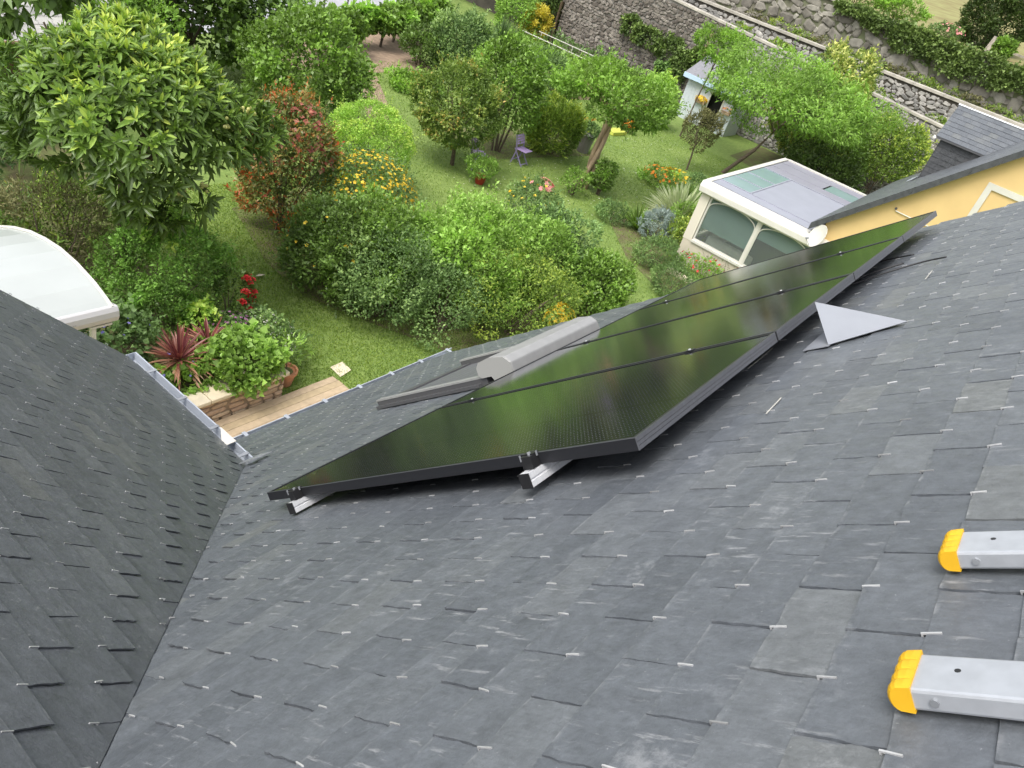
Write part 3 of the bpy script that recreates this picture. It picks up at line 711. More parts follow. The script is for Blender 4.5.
# ------------------------------------------------------------------ solar panels on their rails
PV = V(0, -0.719340, 0.694658); PN = V(0, 0.694658, 0.719340)
def pan(u, v, h=0.0): return V(u, 0, 0) + PV * v + PN * h      # h = 0 is the top of the frames
PU, PLEN, PWID, PTH = 1.06, 1.744, 1.042, 0.035
def panel_glass():
    m = bpy.data.materials.new('panel_glass')
    t, N, L, b = nodes_of(m)
    tc = N.new('ShaderNodeTexCoord'); sp = N.new('ShaderNodeSeparateXYZ'); L.new(tc.outputs['Object'], sp.inputs[0])
    def line(sock, period, width):
        a = N.new('ShaderNodeMath'); a.operation = 'DIVIDE'; a.inputs[1].default_value = period; L.new(sock, a.inputs[0])
        f = N.new('ShaderNodeMath'); f.operation = 'FRACT'; L.new(a.outputs[0], f.inputs[0])
        c = N.new('ShaderNodeMath'); c.operation = 'LESS_THAN'; c.inputs[1].default_value = width; L.new(f.outputs[0], c.inputs[0]); return c.outputs[0]
    bus = line(sp.outputs['X'], 0.0182, 0.075); dots = line(sp.outputs['Y'], 0.0125, 0.30)
    gx_ = line(sp.outputs['X'], 0.1735, 0.016); gy_ = line(sp.outputs['Y'], 0.0865, 0.03)
    mu = N.new('ShaderNodeMath'); mu.operation = 'MULTIPLY'; L.new(bus, mu.inputs[0]); L.new(dots, mu.inputs[1])
    mxg = N.new('ShaderNodeMath'); mxg.operation = 'MAXIMUM'; L.new(gx_, mxg.inputs[0]); L.new(gy_, mxg.inputs[1])
    c1 = N.new('ShaderNodeMix'); c1.data_type = 'RGBA'; L.new(mu.outputs[0], c1.inputs[0]); c1.inputs[6].default_value = (0.012, 0.013, 0.016, 1); c1.inputs[7].default_value = (0.42, 0.42, 0.42, 1)
    c2 = N.new('ShaderNodeMix'); c2.data_type = 'RGBA'; L.new(mxg.outputs[0], c2.inputs[0]); L.new(c1.outputs[2], c2.inputs[6]); c2.inputs[7].default_value = (0.005, 0.005, 0.006, 1)
    L.new(c2.outputs[2], b.inputs['Base Color'])
    g = N.new('ShaderNodeNewGeometry'); n = N.new('ShaderNodeTexNoise'); n.inputs['Scale'].default_value = 3.0; n.inputs['Detail'].default_value = 4
    L.new(g.outputs['Position'], n.inputs['Vector'])
    mr = N.new('ShaderNodeMapRange'); mr.inputs[1].default_value = 0.3; mr.inputs[2].default_value = 0.7; mr.inputs[3].default_value = 0.055; mr.inputs[4].default_value = 0.10
    L.new(n.outputs['Fac'], mr.inputs[0]); L.new(mr.outputs[0], b.inputs['Roughness'])
    b.inputs['IOR'].default_value = 1.345
    n3 = N.new('ShaderNodeTexNoise'); n3.inputs['Scale'].default_value = 420; L.new(tc.outputs['Object'], n3.inputs['Vector'])
    bp = N.new('ShaderNodeBump'); bp.inputs['Strength'].default_value = 0.06; bp.inputs['Distance'].default_value = 0.001
    L.new(n3.outputs['Fac'], bp.inputs['Height']); L.new(bp.outputs[0], b.inputs['Normal'])
    return m
M_PANEL = panel_glass()
FP = lambda u: frame_of(pan(u, 0), V(-1, 0, 0), PV, PN)         # local x = -u
panel0 = None
plabels = ['nearest black solar panel, its bare end frame and two rail ends showing', 'second black solar panel from the near end of the row, beside the triangular vent',
           'third black solar panel of the row, between the second one and the farthest one', 'farthest black solar panel of the row, its corner in front of the ochre wall']
for i in range(4):
    if i == 0:
        r = thing('solar_panel', plabels[0], 'solar panel', (0, 0, 0), 'solar panels in one row on the slate roof')
        W, F = PWID, 0.011
        g = MB(); g.box(-W + F, -F, F, PLEN - F, -0.0085, -0.0025); g.build('glass', M_PANEL, r)
        def bar(b, name='frame_bar'):
            return b.build(name, M_BLACK if name == 'frame_bar' else M_FRAME, r, bevel=0.0012)
        fm = MB()
        fm.box(-W, 0, 0, F, -PTH, 0); fm.box(-W, 0, PLEN - F, PLEN, -PTH, 0); fm.box(-F, 0, F, PLEN - F, -PTH, 0); fm.box(-W, -W + F, F, PLEN - F, -PTH, 0)
        fm.build('frame', M_BLACK, r)
        sd = MB()   # lighter grey strips on one outer face of the frame, 0.6 mm proud, with two grooves
        for z0, z1 in ((-0.0115, -0.0015), (-0.0225, -0.013), (-0.0345, -0.024)):
            sd.box(-W, 0, PLEN, PLEN + 0.0016, z0, z1)
        sd.build('frame_face', M_FRAME, r)
        ed = MB(); ed.box(-W - 0.0005, 0.0005, PLEN - 0.0014, PLEN + 0.0018, -0.0010, 0.0006); ed.box(-0.0014, 0.0008, 0.0, PLEN, -0.0010, 0.0006)
        ed.box(-0.0015, 0.0010, PLEN - 0.0010, PLEN + 0.0020, -0.0345, -0.0012)
        ed.build('grey_edge', M_FRAME, r)  # thin grey lines along the frame edges
        bk = MB(); bk.box(-W + F, -F, F, PLEN - F, -0.013, -0.0095); bk.build('back_sheet', M_PLASTIC, r)
        panel0 = r
    else:
        r = copy_tree(panel0); r['label'] = plabels[i]
    r.matrix_world = FP(PU * i)
# two rails under the panels, each with clamps
def rail(v, label, near):
    c = pan(near, v, -PTH - 0.0225)
    t = thing('mounting_rail', label, 'mounting rail', tuple(c), 'aluminium rails under the solar panels')
    hw, hh = 0.0175, 0.0205
    pf = [(-hw, -hh), (hw, -hh), (hw, -0.004), (hw - 0.004, -0.002), (hw - 0.004, 0.002), (hw, 0.004), (hw, hh), (0.006, hh), (0.006, hh - 0.008), (-0.006, hh - 0.008), (-0.006, hh), (-hw, hh)]
    m = MB(); m.prism([pan(near, v + a, -PTH - 0.0225 + b) for a, b in pf][::-1], V(4.30 - near, 0, 0)); m.build('bar', M_ALU, t)
    m = MB(); m.obox(pan(near - 0.004, v - hw - 0.001, -PTH - 0.0225 - hh - 0.001), V(0.004, 0, 0), PV * (2 * hw + 0.002), PN * (2 * hh + 0.002)); m.build('end_cap', M_PLASTIC, t)
    # end clamp on the near end
    m = MB(); m.obox(pan(-0.036, v - 0.021, -PTH), V(0.035, 0, 0), PV * 0.036, PN * 0.036); m.obox(pan(-0.02, v - 0.021, 0.0012), V(0.028, 0, 0), PV * 0.036, PN * 0.003)
    m.build('end_clamp', M_PLASTIC, t)
    m = MB(); m.tube([pan(-0.018, v, 0.001), pan(-0.018, v, 0.009)], 0.0055, 6); m.obox(pan(-0.040, v - 0.0200, -0.010), V(0.006, 0, 0), PV * 0.0020, PN * 0.018); m.obox(pan(-0.012, v + 0.0185, -0.006), V(0.006, 0, 0), PV * 0.0020, PN * 0.014)
    m.build('clamp_bolt', M_GALV, t)
    for k in (1, 2, 3):
        u = PU * k - 0.009
        m = MB(); m.obox(pan(u - 0.014, v - 0.018, 0.0012), V(0.028, 0, 0), PV * 0.036, PN * 0.003); mc = m.build('mid_clamp', M_PLASTIC, t)
        m = MB(); m.tube([pan(u, v, 0.0046), pan(u, v, 0.0085)], 0.0055, 6)
        m.build('bolt', M_ALU, mc)
    for k in range(5):
        u = 0.35 + k * 0.92; m = MB()
        p = pan(u, v, -PTH - 0.0225 - hh); q = p - RN * ((p - R0) @ RN - 0.014)
        m.obox(q - V(0.015, 0, 0) - RV * 0.012, V(0.03, 0, 0), RV * 0.024, RN * ((p - q) @ RN + 0.0)); m.build('roof_foot', M_GALV, t)
rail(0.225, 'aluminium rail end under the lower left corner of the nearest solar panel', -0.058)
rail(1.405, 'aluminium rail end under the nearest panel close to its upper right corner', -0.066)
# cables behind the panels
def cable(label, pts):
    t = MB(); P = [roof(u, v, h) for u, v, h in pts]
    # smooth the path
    Q = []
    for i in range(len(P) - 1):
        p0, p1, p2, p3 = P[max(i - 1, 0)], P[i], P[i + 1], P[min(i + 2, len(P) - 1)]
        for k in range(6):
            s = k / 6; Q.append(0.5 * ((2 * p1) + (-p0 + p2) * s + (2 * p0 - 5 * p1 + 4 * p2 - p3) * s * s + (-p0 + 3 * p1 - 3 * p2 + p3) * s ** 3))
    Q.append(P[-1]); t.tube(Q, 0.0045, 6)
    tag(t.build('cable', M_PLASTIC, smooth=True), label, 'cable', 'cables coming out from under the panels')
cable('black cable looping out from under the second panel above the vent', [(2.20, 1.45, 0.06), (2.42, 1.62, 0.03), (2.60, 1.74, 0.022), (2.68, 1.90, 0.022), (2.66, 2.02, 0.022)])
cable('thinner black cable lying just inside the looping one by the panel edge', [(2.18, 1.40, 0.05), (2.45, 1.57, 0.03), (2.72, 1.66, 0.022), (2.80, 1.80, 0.022)])
cable('short black cable farther along, under the third panel edge', [(2.55, 1.30, 0.05), (2.95, 1.45, 0.024), (3.10, 1.60, 0.022), (3.06, 1.80, 0.022)])

# ------------------------------------------------------------------ triangular vent, roof window with shutter, ladder
t = thing('roof_vent', 'pale grey triangular metal roof vent pointing up the slates beside the panels', 'roof vent', tuple(roof(1.31, 1.88, 0.016)))
AP, T_, A1, A2 = roof(1.306, 2.10, 0.017), roof(1.325, 1.808, 0.152), roof(1.165, 1.868, 0.017), roof(1.485, 1.868, 0.017)
m = MB()
for a, b, c in ((A1, T_, AP), (T_, A2, AP)):
    n = np.cross(b - a, c - a); n /= np.linalg.norm(n); n = n if n @ RN > 0 else -n
    m.prism([a, b, c] if np.cross(b - a, c - a) @ n > 0 else [a, c, b], n * 0.003)
m.build('hood', M_VENT, t)
m = MB(); m.prism([roof(1.150, 1.782, 0.0155), roof(1.50, 1.782, 0.0155), roof(1.50, 1.874, 0.0155), roof(1.150, 1.874, 0.0155)][::-1], RN * 0.003); m.build('flange', M_VENT, t)
m = MB(); m.prism([roof(1.18, 1.876, 0.02), roof(1.47, 1.876, 0.02), roof(1.325, 1.885, 0.085)], -RV * -0.003); m.build('mesh_screen', M_SHUTTER_D, t)

t = thing('roof_window', 'roof window with grey roller shutter box and side rails below the panels', 'roof window', tuple(roof(2.2, -0.75)))
u0, u1 = 1.85, 2.84
for ua in (u0, u1 - 0.07):
    hh_ = 0.052 if ua == u0 else 0.075
    m = MB(); m.obox(roof(ua, -1.44, 0.012), V(0.06, 0, 0), RV * 1.06, RN * hh_)
    rl = m.build('side_rail', M_SHUTTER_D, t)
    m = MB(); m.obox(roof(ua - 0.003, -1.445, 0.0125 + hh_), V(0.066, 0, 0), RV * 1.068, RN * 0.012); m.build('lit_top_strip', M_SHUTTER, rl)  # lit top and shaded sides of the rail put into two greys
    m = MB(); m.obox(roof(ua + 0.0 if ua == u0 else ua + 0.07, -1.43, 0.016), V(-0.035 if ua == u0 else 0.035, 0, 0), RV * 1.0, RN * 0.02)
    m.build('flashing', M_SHUTTER_D, rl)
m = MB(); m.obox(roof(u0 + 0.062, -1.43, 0.014), V(u1 - u0 - 0.124, 0, 0), RV * 0.09, RN * 0.045); m.build('bottom_frame', M_SHUTTER_D, t)
m = MB(); m.obox(roof(u0 + 0.062, -1.335, 0.02), V(u1 - u0 - 0.124, 0, 0), RV * 0.94, RN * 0.018); m.build('glass', mat('dark_window_glass', (0.05, 0.06, 0.065), 0.12), t)
for k in range(10):
    m = MB(); m.obox(roof(u0 + 0.065, -1.33 + k * 0.093, 0.040), V(u1 - u0 - 0.13, 0, 0), RV * 0.089, RN * 0.008); m.build('slat', M_CURTAIN, t)
pf = [(-0.41, 0.066), (-0.33, 0.066), (-0.30, 0.014), (-0.17, 0.014), (-0.15, 0.03), (-0.15, 0.125), (-0.19, 0.165), (-0.30, 0.182), (-0.40, 0.165), (-0.43, 0.13), (-0.43, 0.085)]
m = MB(); m.prism([roof(u0 - 0.005, a, b) for a, b in pf][::-1], V(u1 - u0 + 0.01, 0, 0)); bx = m.build('shutter_box', M_SHUTTER, t, bevel=0.008)
for ua in (u0 - 0.013, u1 + 0.005):
    m = MB(); m.prism([roof(ua, a * 1.0 + (0.003 if a < -0.28 else -0.003), b) for a, b in pf][::-1], V(0.008, 0, 0)); m.build('end_cover', mat('cover_grey', (0.33, 0.33, 0.315), 0.5), bx)

t = thing('ladder', 'aluminium ladder lying on the slates with two yellow rubber feet', 'ladder', tuple(roof(-0.62, 2.5, 0.02)))
for uc, hw in ((-0.454, 0.0335), (-0.771, 0.0350)):
    m = MB(); m.obox(roof(uc + hw, 2.509, 0.020), V(-2 * hw, 0, 0), RV * 2.2, RN * 0.0265)
    rl = m.build('rail', M_ALU2, t, bevel=0.004)
    # ribbed yellow foot
    m = MB()
    prof2 = [(0.020, 0.0), (0.020, -0.010), (0.012, -0.020), (0.004, -0.026)]
    nseg = 15
    n_sl = 33; rings = []
    for i in range(n_sl):
        q = i / (n_sl - 1); bul = abs(math.sin(math.pi * 4 * q)) ** 0.55
        uu = uc + hw + 0.002 - q * (2 * hw + 0.004); ring = [(2.5155, 0.0176)]
        for k in range(11):
            a_ = math.pi * k / 10
            ring.append((2.5075 - (0.0150 + 0.0042 * bul) * math.sin(a_) ** 0.7, 0.0335 - (0.0152 + 0.0016 * bul) * math.cos(a_)))
        ring.append((2.5155, 0.0494)); rings.append([roof(uu, a_, b_) for a_, b_ in ring])
    nr_ = len(rings[0]); vs = [p for r_ in rings for p in r_]
    fs = [(i * nr_ + j, (i + 1) * nr_ + j, (i + 1) * nr_ + (j + 1) % nr_, i * nr_ + (j + 1) % nr_) for i in range(n_sl - 1) for j in range(nr_)]
    fs += [tuple(range(nr_)), tuple((n_sl - 1) * nr_ + j for j in range(nr_ - 1, -1, -1))]
    m.add(vs, fs)
    m.build('foot', M_YELLOW, rl)
    m = MB()
    m.tube([roof(uc - hw - 0.003, 2.537, 0.033), roof(uc - hw + 0.002, 2.537, 0.033)], 0.005, 8); m.build('rivet', M_GALV, rl)
    m = MB(); m.tube([roof(uc + 0.006, 2.556, 0.0464), roof(uc + 0.006, 2.556, 0.0470)], 0.0035, 8); m.build('hole_dark_disc', M_PLASTIC, rl)  # black disc on the rail stands in for the shade of a hole
for v in (2.74, 3.02, 3.30, 3.58, 3.86, 4.14):
    m = MB(); m.obox(roof(-0.49, v, 0.024), V(-0.23, 0, 0), RV * 0.03, RN * 0.02); m.build('rung', M_ALU2, t)
# ------------------------------------------------------------------ masonry helpers
def stone_poly(rg, w, h, n=7):
    p = []
    for k in range(n):
        a = 2 * math.pi * (k + rg.uniform(-0.25, 0.25)) / n
        c, s = math.cos(a), math.sin(a); e = 0.55
        p.append((0.5 * w * math.copysign(abs(c) ** e, c) * rg.uniform(0.86, 1.0), 0.5 * h * math.copysign(abs(s) ** e, s) * rg.uniform(0.86, 1.0)))
    return p
def stone_geo(rg, w, h, depth, n=7):
    """irregular stone: outline at the wall, smaller raised outline, bulged cap. local x along, y up, z out"""
    p = stone_poly(rg, w, h, n)
    v = [(x, y, -0.02) for x, y in p] + [(x * 0.95, y * 0.95, depth * rg.uniform(0.5, 0.75)) for x, y in p] + [(x * 0.68, y * 0.66, depth * rg.uniform(0.85, 1.1)) for x, y in p]
    f = []
    for r in (0, 1):
        for i in range(n): f.append((r * n + i, r * n + (i + 1) % n, (r + 1) * n + (i + 1) % n, (r + 1) * n + i))
    f.append(tuple(2 * n + i for i in range(n)))
    return v, f
def rubble(parent, m, X, ys, zfun0, zfun1, wr, hr, depth, seed, singles=0, single_name='stone'):
    """stones over the -X face of a wall; the first 'singles' (largest) are objects of their own"""
    rg = random.Random(seed); y0, y1 = ys; lst = []
    zlo = min(zfun0(y0), zfun0(y1)); zhi = max(zfun1(y0), zfun1(y1)); z = zlo
    while z < zhi:
        h = rg.uniform(*hr); y = y0 - rg.uniform(0, wr[0])
        while y < y1:
            w = rg.uniform(*wr) * rg.choice((1, 1, 1.25, 0.8)); yc = y + w / 2; zc = z + h / 2 + rg.uniform(-0.12, 0.12) * h
            if zfun0(yc) - 0.05 < zc < zfun1(yc) - h * 0.42 and y0 < yc < y1: lst.append((w * h, yc, zc, w * rg.uniform(0.85, 1.15), h * rg.uniform(0.85, 1.3), rg.uniform(-0.5, 0.5)))
            if rg.random() < 0.8 and zfun0(yc) < zc < zfun1(yc) - h * 0.3 and y0 < yc + w / 2 < y1: s_ = rg.uniform(0.3, 0.55); lst.append((w * h * s_ * s_, yc + w * 0.5, zc + h * rg.uniform(-0.5, 0.5), w * s_, h * s_ * 1.2, rg.uniform(-0.8, 0.8)))
            y += w
        z += h * 0.97
    lst.sort(key=lambda a: -a[0])
    mb = MB(); base = root_loc(parent)
    for i, (_, yc, zc, w, h, a) in enumerate(lst):
        v, f = stone_geo(rg, w, h, depth * rg.uniform(0.6, 1.4), rg.choice((5, 6, 7, 8)))
        ca, sa = math.cos(a), math.sin(a)
        P = [(X - q[2], yc - (q[0] * ca - q[1] * sa), zc + q[0] * sa + q[1] * ca) for q in v]
        if i < singles:
            s = MB(); s.add(P, f); s.build(single_name, m, parent)
        else: mb.add(P, f)
    if mb.v: mb.build('rubble_stones', m, parent, kind='stuff')

# ------------------------------------------------------------------ terrace, planter wall and what grows in it
t = thing('wooden_terrace', 'pale wooden deck terrace below the eaves beside the brown stone planter', 'terrace', (4.5, 4.2, GZ))
x = 1.2
y = 2.25
while y < 6.02:
    m = MB(); m.box(1.0, 6.84 - 0.02 * random.random(), y, y + 0.136, -5.975, -5.93); m.build('plank', M_WOODDECK, t); y += 0.142
t = thing('planter_wall', 'low brown stone planter wall with cream coping slabs beside the deck', 'planter wall', (4.2, 6.25, GZ))
m = MB(); m.box(2.2, 5.74, 6.12, 6.40, -6.0, -5.535); m.box(5.46, 5.74, 6.41, 7.0, -6.0, -5.537); m.build('core', mat('tan_mortar', (0.24, 0.18, 0.125), 0.95, var=0.2, scale=8), t)
rg = random.Random(4); z = -5.99; row = 0
while z < -5.56:
    h = rg.uniform(0.075, 0.105); xx = 2.2 - rg.uniform(0, 0.2)
    if z + h > -5.535: h = -5.54 - z
    while xx < 5.72:
        w = rg.uniform(0.18, 0.40); a, b = max(xx, 2.2) + 0.005, min(xx + w, 5.745) - 0.005
        if b - a > 0.05:
            v, f = stone_geo(rg, b - a, h - 0.008, 0.028, 8); s = MB()
            s.add([((a + b) / 2 + q[0], 6.118 - q[2], z + h / 2 + q[1]) for q in v], f); s.build('stone', M_SANDSTONE, t)
        xx += w
    z += h
for a, b in ((2.2, 2.9), (2.91, 3.62), (3.63, 4.33), (4.34, 5.02), (5.03, 5.42)):
    m = MB(); m.box(a, b, 6.055, 6.44, -5.53, -5.462); m.build('coping_slab', M_COPING, t, bevel=0.012)
m = MB(); m.prism([(5.43, 6.04, -5.525), (5.80, 6.06, -5.525), (5.79, 6.44, -5.525), (5.44, 6.43, -5.525)], (0.0, 0.0, 0.07)); m.build('coping_slab', M_COPING, t, bevel=0.012)
sheet('planter_soil', [(2.2, 6.40), (5.5, 6.40), (5.5, 8.2), (4.9, 8.9), (2.2, 9.1)], M_SOIL, z=-5.60)
PZ = -5.60
def spiky(label, x, y, z, n, ln, wd, seed, m, cat='spiky plant', group=None, name='cordyline', flat=0.25, droop=0.25, single=True, stem=0.0):
    g = np.random.default_rng(seed)
    t = thing(name, label, cat, (x, y, z), group)
    if stem > 0: MB().tube([(x, y, z - 0.02), (x, y, z + stem)], [0.05, 0.04], 8).build('stem', M_BARK, t)
    allm = MB()
    for k in range(n):
        a = g.uniform(0, 6.283); el = math.asin(g.uniform(-flat, 0.98)); L = ln * g.uniform(0.75, 1.1)
        d = V(math.cos(a) * math.cos(el), math.sin(a) * math.cos(el), math.sin(el)); s = V(-math.sin(a), math.cos(a), 0); nn = np.cross(d, s)
        tone = float(np.clip(1.05 - 0.80 * (math.sin(el) + 0.2) + g.normal(0, 0.16), 0, 1))
        o = V(x, y, z + stem) + d * 0.03; vs = []; seg = 4
        for i in range(seg + 1):
            q = i / seg; w = wd * (0.55 + 1.2 * q) * (1 - q ** 2.2) + 0.002; c = o + d * L * q - V(0, 0, droop * L * q * q * math.cos(el))
            vs += [c - s * w / 2 + nn * 0.12 * w, c - nn * 0.08 * w, c + s * w / 2 + nn * 0.12 * w]
        fs = []
        for i in range(seg):
            for j in (0, 1): fs.append((i * 3 + j, i * 3 + j + 1, i * 3 + j + 4, i * 3 + j + 3))
        if single: mm = MB(); mm.add(vs, fs, tone); mm.build('leaf', m, t)
        else: allm.add(vs, fs, tone)
    if not single: allm.build('leaves', m, t, kind='stuff')
    return t
spiky('larger red spiky cordyline nearest the pale gutter', 4.34, 6.92, PZ, 96, 0.62, 0.048, 1, LM['cordyline'], stem=0.34, group='red cordylines in the planter')
spiky('smaller dark red cordyline right behind the larger spiky one', 4.98, 7.10, PZ, 84, 0.50, 0.042, 2, LM['cordyline'], stem=0.32, group='red cordylines in the planter')

def broad(name, label, cat, m, c, rad, n, leaf, seed, base, aspect=0.95, group=None, **kw):
    return shrub(name, label, cat, m, c, rad, n, leaf, seed, base=base, aspect=aspect, group=group, r0=0.008, **kw)
broad('geranium', 'lush pale green broad leaved plant spilling over the planter coping', 'plant', LM['pale'], (5.16, 6.60, -5.36), (0.62, 0.58, 0.36), 3400, 0.09, 31, PZ, k=34, zmin=-5.75, up=0.6, low=-0.3)
c = broad('geranium', 'low green plant with violet flowers on the planter under the larger cordyline', 'plant', LM['bright'], (4.25, 6.72, -5.46), (0.60, 0.36, 0.20), 1500, 0.075, 32, PZ, k=22, up=0.6)
blossoms('blossoms', PT['blue'], c, (4.25, 6.86, -5.40), (0.62, 0.42, 0.26), 14, 0.045, 33, 0.2)
c = broad('sage', 'violet flowered bushy plant beside the post of the white canopy', 'plant', LM['blue'], (3.75, 7.75, -5.25), (0.62, 0.62, 0.50), 2600, 0.075, 34, PZ, k=26)
blossoms('blossoms', PT['blue'], c, (3.75, 7.75, -5.25), (0.62, 0.62, 0.50), 34, 0.05, 35, 0.0)
broad('ground_cover_plant', 'small lime yellow plant between the cordylines and the clipped box', 'plant', LM['lime'], (5.32, 7.92, -5.42), (0.30, 0.30, 0.34), 900, 0.06, 36, PZ, k=14)
c = broad('cranesbill', 'mauve flowered low plant behind the lush planter plant', 'plant', LM['grey'], (5.80, 7.62, -5.62), (0.50, 0.42, 0.34), 1600, 0.05, 37, GZ, k=20)
blossoms('blossoms', PT['mauve'], c, (5.80, 7.62, -5.62), (0.50, 0.42, 0.34), 90, 0.05, 38, 0.2)
c = broad('daisy_plant', 'white flowered bushy plant at the lawn edge above the terracotta pot', 'plant', LM['grey'], (6.30, 7.28, -5.62), (0.42, 0.66, 0.36), 1800, 0.05, 39, GZ, k=22)
blossoms('blossoms', PT['white'], c, (6.30, 7.28, -5.62), (0.42, 0.66, 0.36), 230, 0.036, 40, 0.1)
c = shrub('rose_bush', 'rose bush with red blooms at the edge of the lawn', 'rose bush', LM['dark'], (6.22, 8.22, -5.40), (0.34, 0.34, 0.60), 1500, 0.065, 41, k=16, r0=0.012)
g = random.Random(8)
rose = None
for (dx, dy, dz) in ((0.10, -0.20, 0.52), (0.20, -0.14, 0.50), (0.33, -0.05, 0.36), (0.05, -0.28, 0.30), (0.26, -0.2, 0.10), (0.30, -0.16, -0.05), (0.10, -0.3, -0.02), (-0.02, -0.3, 0.12), (0.31, -0.1, -0.18), (0.16, -0.2, 0.42), (0.28, -0.2, 0.2)):
    m = MB(); P = V(6.22 + dx, 8.22 + dy, -5.40 + dz)
    for ring, (rr, zz, nn) in enumerate(((0.10, 0.0, 6), (0.07, 0.025, 5), (0.04, 0.045, 4))):
        for k in range(nn):
            a = 6.283 * (k + 0.5 * ring) / nn; e = V(math.cos(a), math.sin(a), 0); s = V(-math.sin(a), math.cos(a), 0)
            o = P + V(0, 0, zz); m.add([o, o + e * rr * 0.6 + s * rr * 0.5 + V(0, 0, 0.035), o + e * rr + V(0, 0, 0.02), o + e * rr * 0.6 - s * rr * 0.5 + V(0, 0, 0.035)], [(0, 3, 2, 1)])
    m.build('rose', PT['red'], c)
t = thing('terracotta_pot', 'terracotta pot of dark soil with a wispy young plant on the lawn edge', 'plant pot', (6.02, 6.40, GZ))
m = MB(); m.lathe((6.02, 6.40, GZ), [(0.12, 0.0), (0.175, 0.25), (0.20, 0.255), (0.205, 0.31), (0.175, 0.31), (0.165, 0.27)], 20); m.build('pot', M_TERRA, t, smooth=False)
m = MB(); m.lathe((6.02, 6.40, GZ), [(0.165, 0.26), (0.10, 0.275), (0.02, 0.28)], 16); m.build('soil', M_SOIL, t)
MB().tube([(6.02, 6.40, -5.73), (6.03, 6.42, -5.4), (6.06, 6.46, -5.2)], [0.008, 0.006, 0.003], 5).build('stem', M_BARK, t)
foliage('foliage', LM['pale'], t, (6.05, 6.47, -5.35), (0.30, 0.30, 0.20), 260, 0.10, k=14, aspect=0.25, seed=44)
tag(sheet('worn_stepping_stone', [(6.98, 6.04, 0), (7.30, 6.10, 0), (7.33, 6.38, 0), (7.02, 6.36, 0)], M_COPING, z=GZ + 0.02), kind='structure')
m = MB(); m.add([(7.74, 9.50, -5.955), (7.83, 9.44, -5.935), (7.97, 9.47, -5.95), (7.86, 9.53, -5.94)], [(0, 1, 2, 3)], 0.5)
tag(m.build('fallen_leaf', M_COPING), 'single pale dry leaf lying on the lawn strip', 'leaf')

# arched white canopy at the left edge
t = thing('canopy', 'white arched canopy roof with a rounded grey front edge on a thin post', 'canopy', (2.6, 6.2, GZ))
yz = [(5.93, -3.30), (6.05, -3.255), (6.30, -3.18), (6.70, -3.12), (7.08, -3.115), (7.45, -3.165), (7.82, -3.25), (8.25, -3.405), (8.64, -3.585), (9.0, -3.79)]
m = MB(); m.prism([(2.73, a, b) for a, b in yz] + [(2.73, a, b - 0.035) for a, b in yz[::-1]], (-4.2, 0, 0)); m.build('roof_sheet', M_WHITEGLOSS, t, smooth=False)
m = MB(); m.tube([(2.735, a, b + 0.012) for a, b in yz], 0.022, 6); m.build('edge_trim', M_WHITE, t)
lp = [(5.935, -3.275), (5.915, -3.285), (5.885, -3.33), (5.875, -3.40), (5.90, -3.475), (5.96, -3.50), (6.05, -3.50), (6.05, -3.305)]
m = MB(); m.prism([(2.80, a, b) for a, b in lp], (-4.3, 0, 0)); m.build('front_edge', M_LIP, t, bevel=0.012)
m = MB(); m.obox((2.46, 5.94, -6.0), (0.055, 0, 0), (0, 0.055, 0), (0.03, 0.0, 2.48)); m.obox((2.47, 5.92, -3.53), (0.26, 0, 0), (0, 0.12, 0), (0, 0, 0.026)); m.build('post', M_WHITE, t)
m = MB()
for k in range(5): m.obox((2.28 - k * 0.022, 5.8765, -3.405), (-0.016, 0, 0), (0, -0.0008, 0), (0, 0, 0.022))
m.build('maker_mark', M_SHUTTER, t, kind='stuff')
sheet('cream_paving', [(0.0, 3.0), (2.1, 3.0), (2.1, 8.6), (0.0, 8.6)], M_CREAM, z=GZ + 0.03)

# ------------------------------------------------------------------ loquat tree with single leaves towards the house
LX, LY = 5.45, 10.4
t = thing('loquat_tree', 'large loquat tree with long leathery leaves and pale fruit, left of the lawn', 'tree', (LX, LY, GZ))
m = MB(); lc = V(5.45, 10.1, -2.55); lr = (1.84, 1.84, 1.25)
m.tube([(LX, LY, -6.05), (LX + 0.05, LY, -5.0), (LX, LY - 0.05, -3.9)], [0.13, 0.11, 0.09], 10)
gg = np.random.default_rng(60)
for k in range(16):
    a = k * 2.4; e = lc + V(math.cos(a) * lr[0] * gg.uniform(0.4, 0.8), math.sin(a) * lr[1] * gg.uniform(0.4, 0.8), gg.uniform(-0.5, 0.9))
    m.tube([(LX, LY - 0.05, -4.0 + 0.02 * k), ((LX + e[0]) / 2 + gg.normal(0, 0.1), (LY + e[1]) / 2 + gg.normal(0, 0.1), (e[2] - 3.9) / 2 - 0.1), e], [0.055, 0.035, 0.015], 6)
m.build('trunk', M_BARK, t)
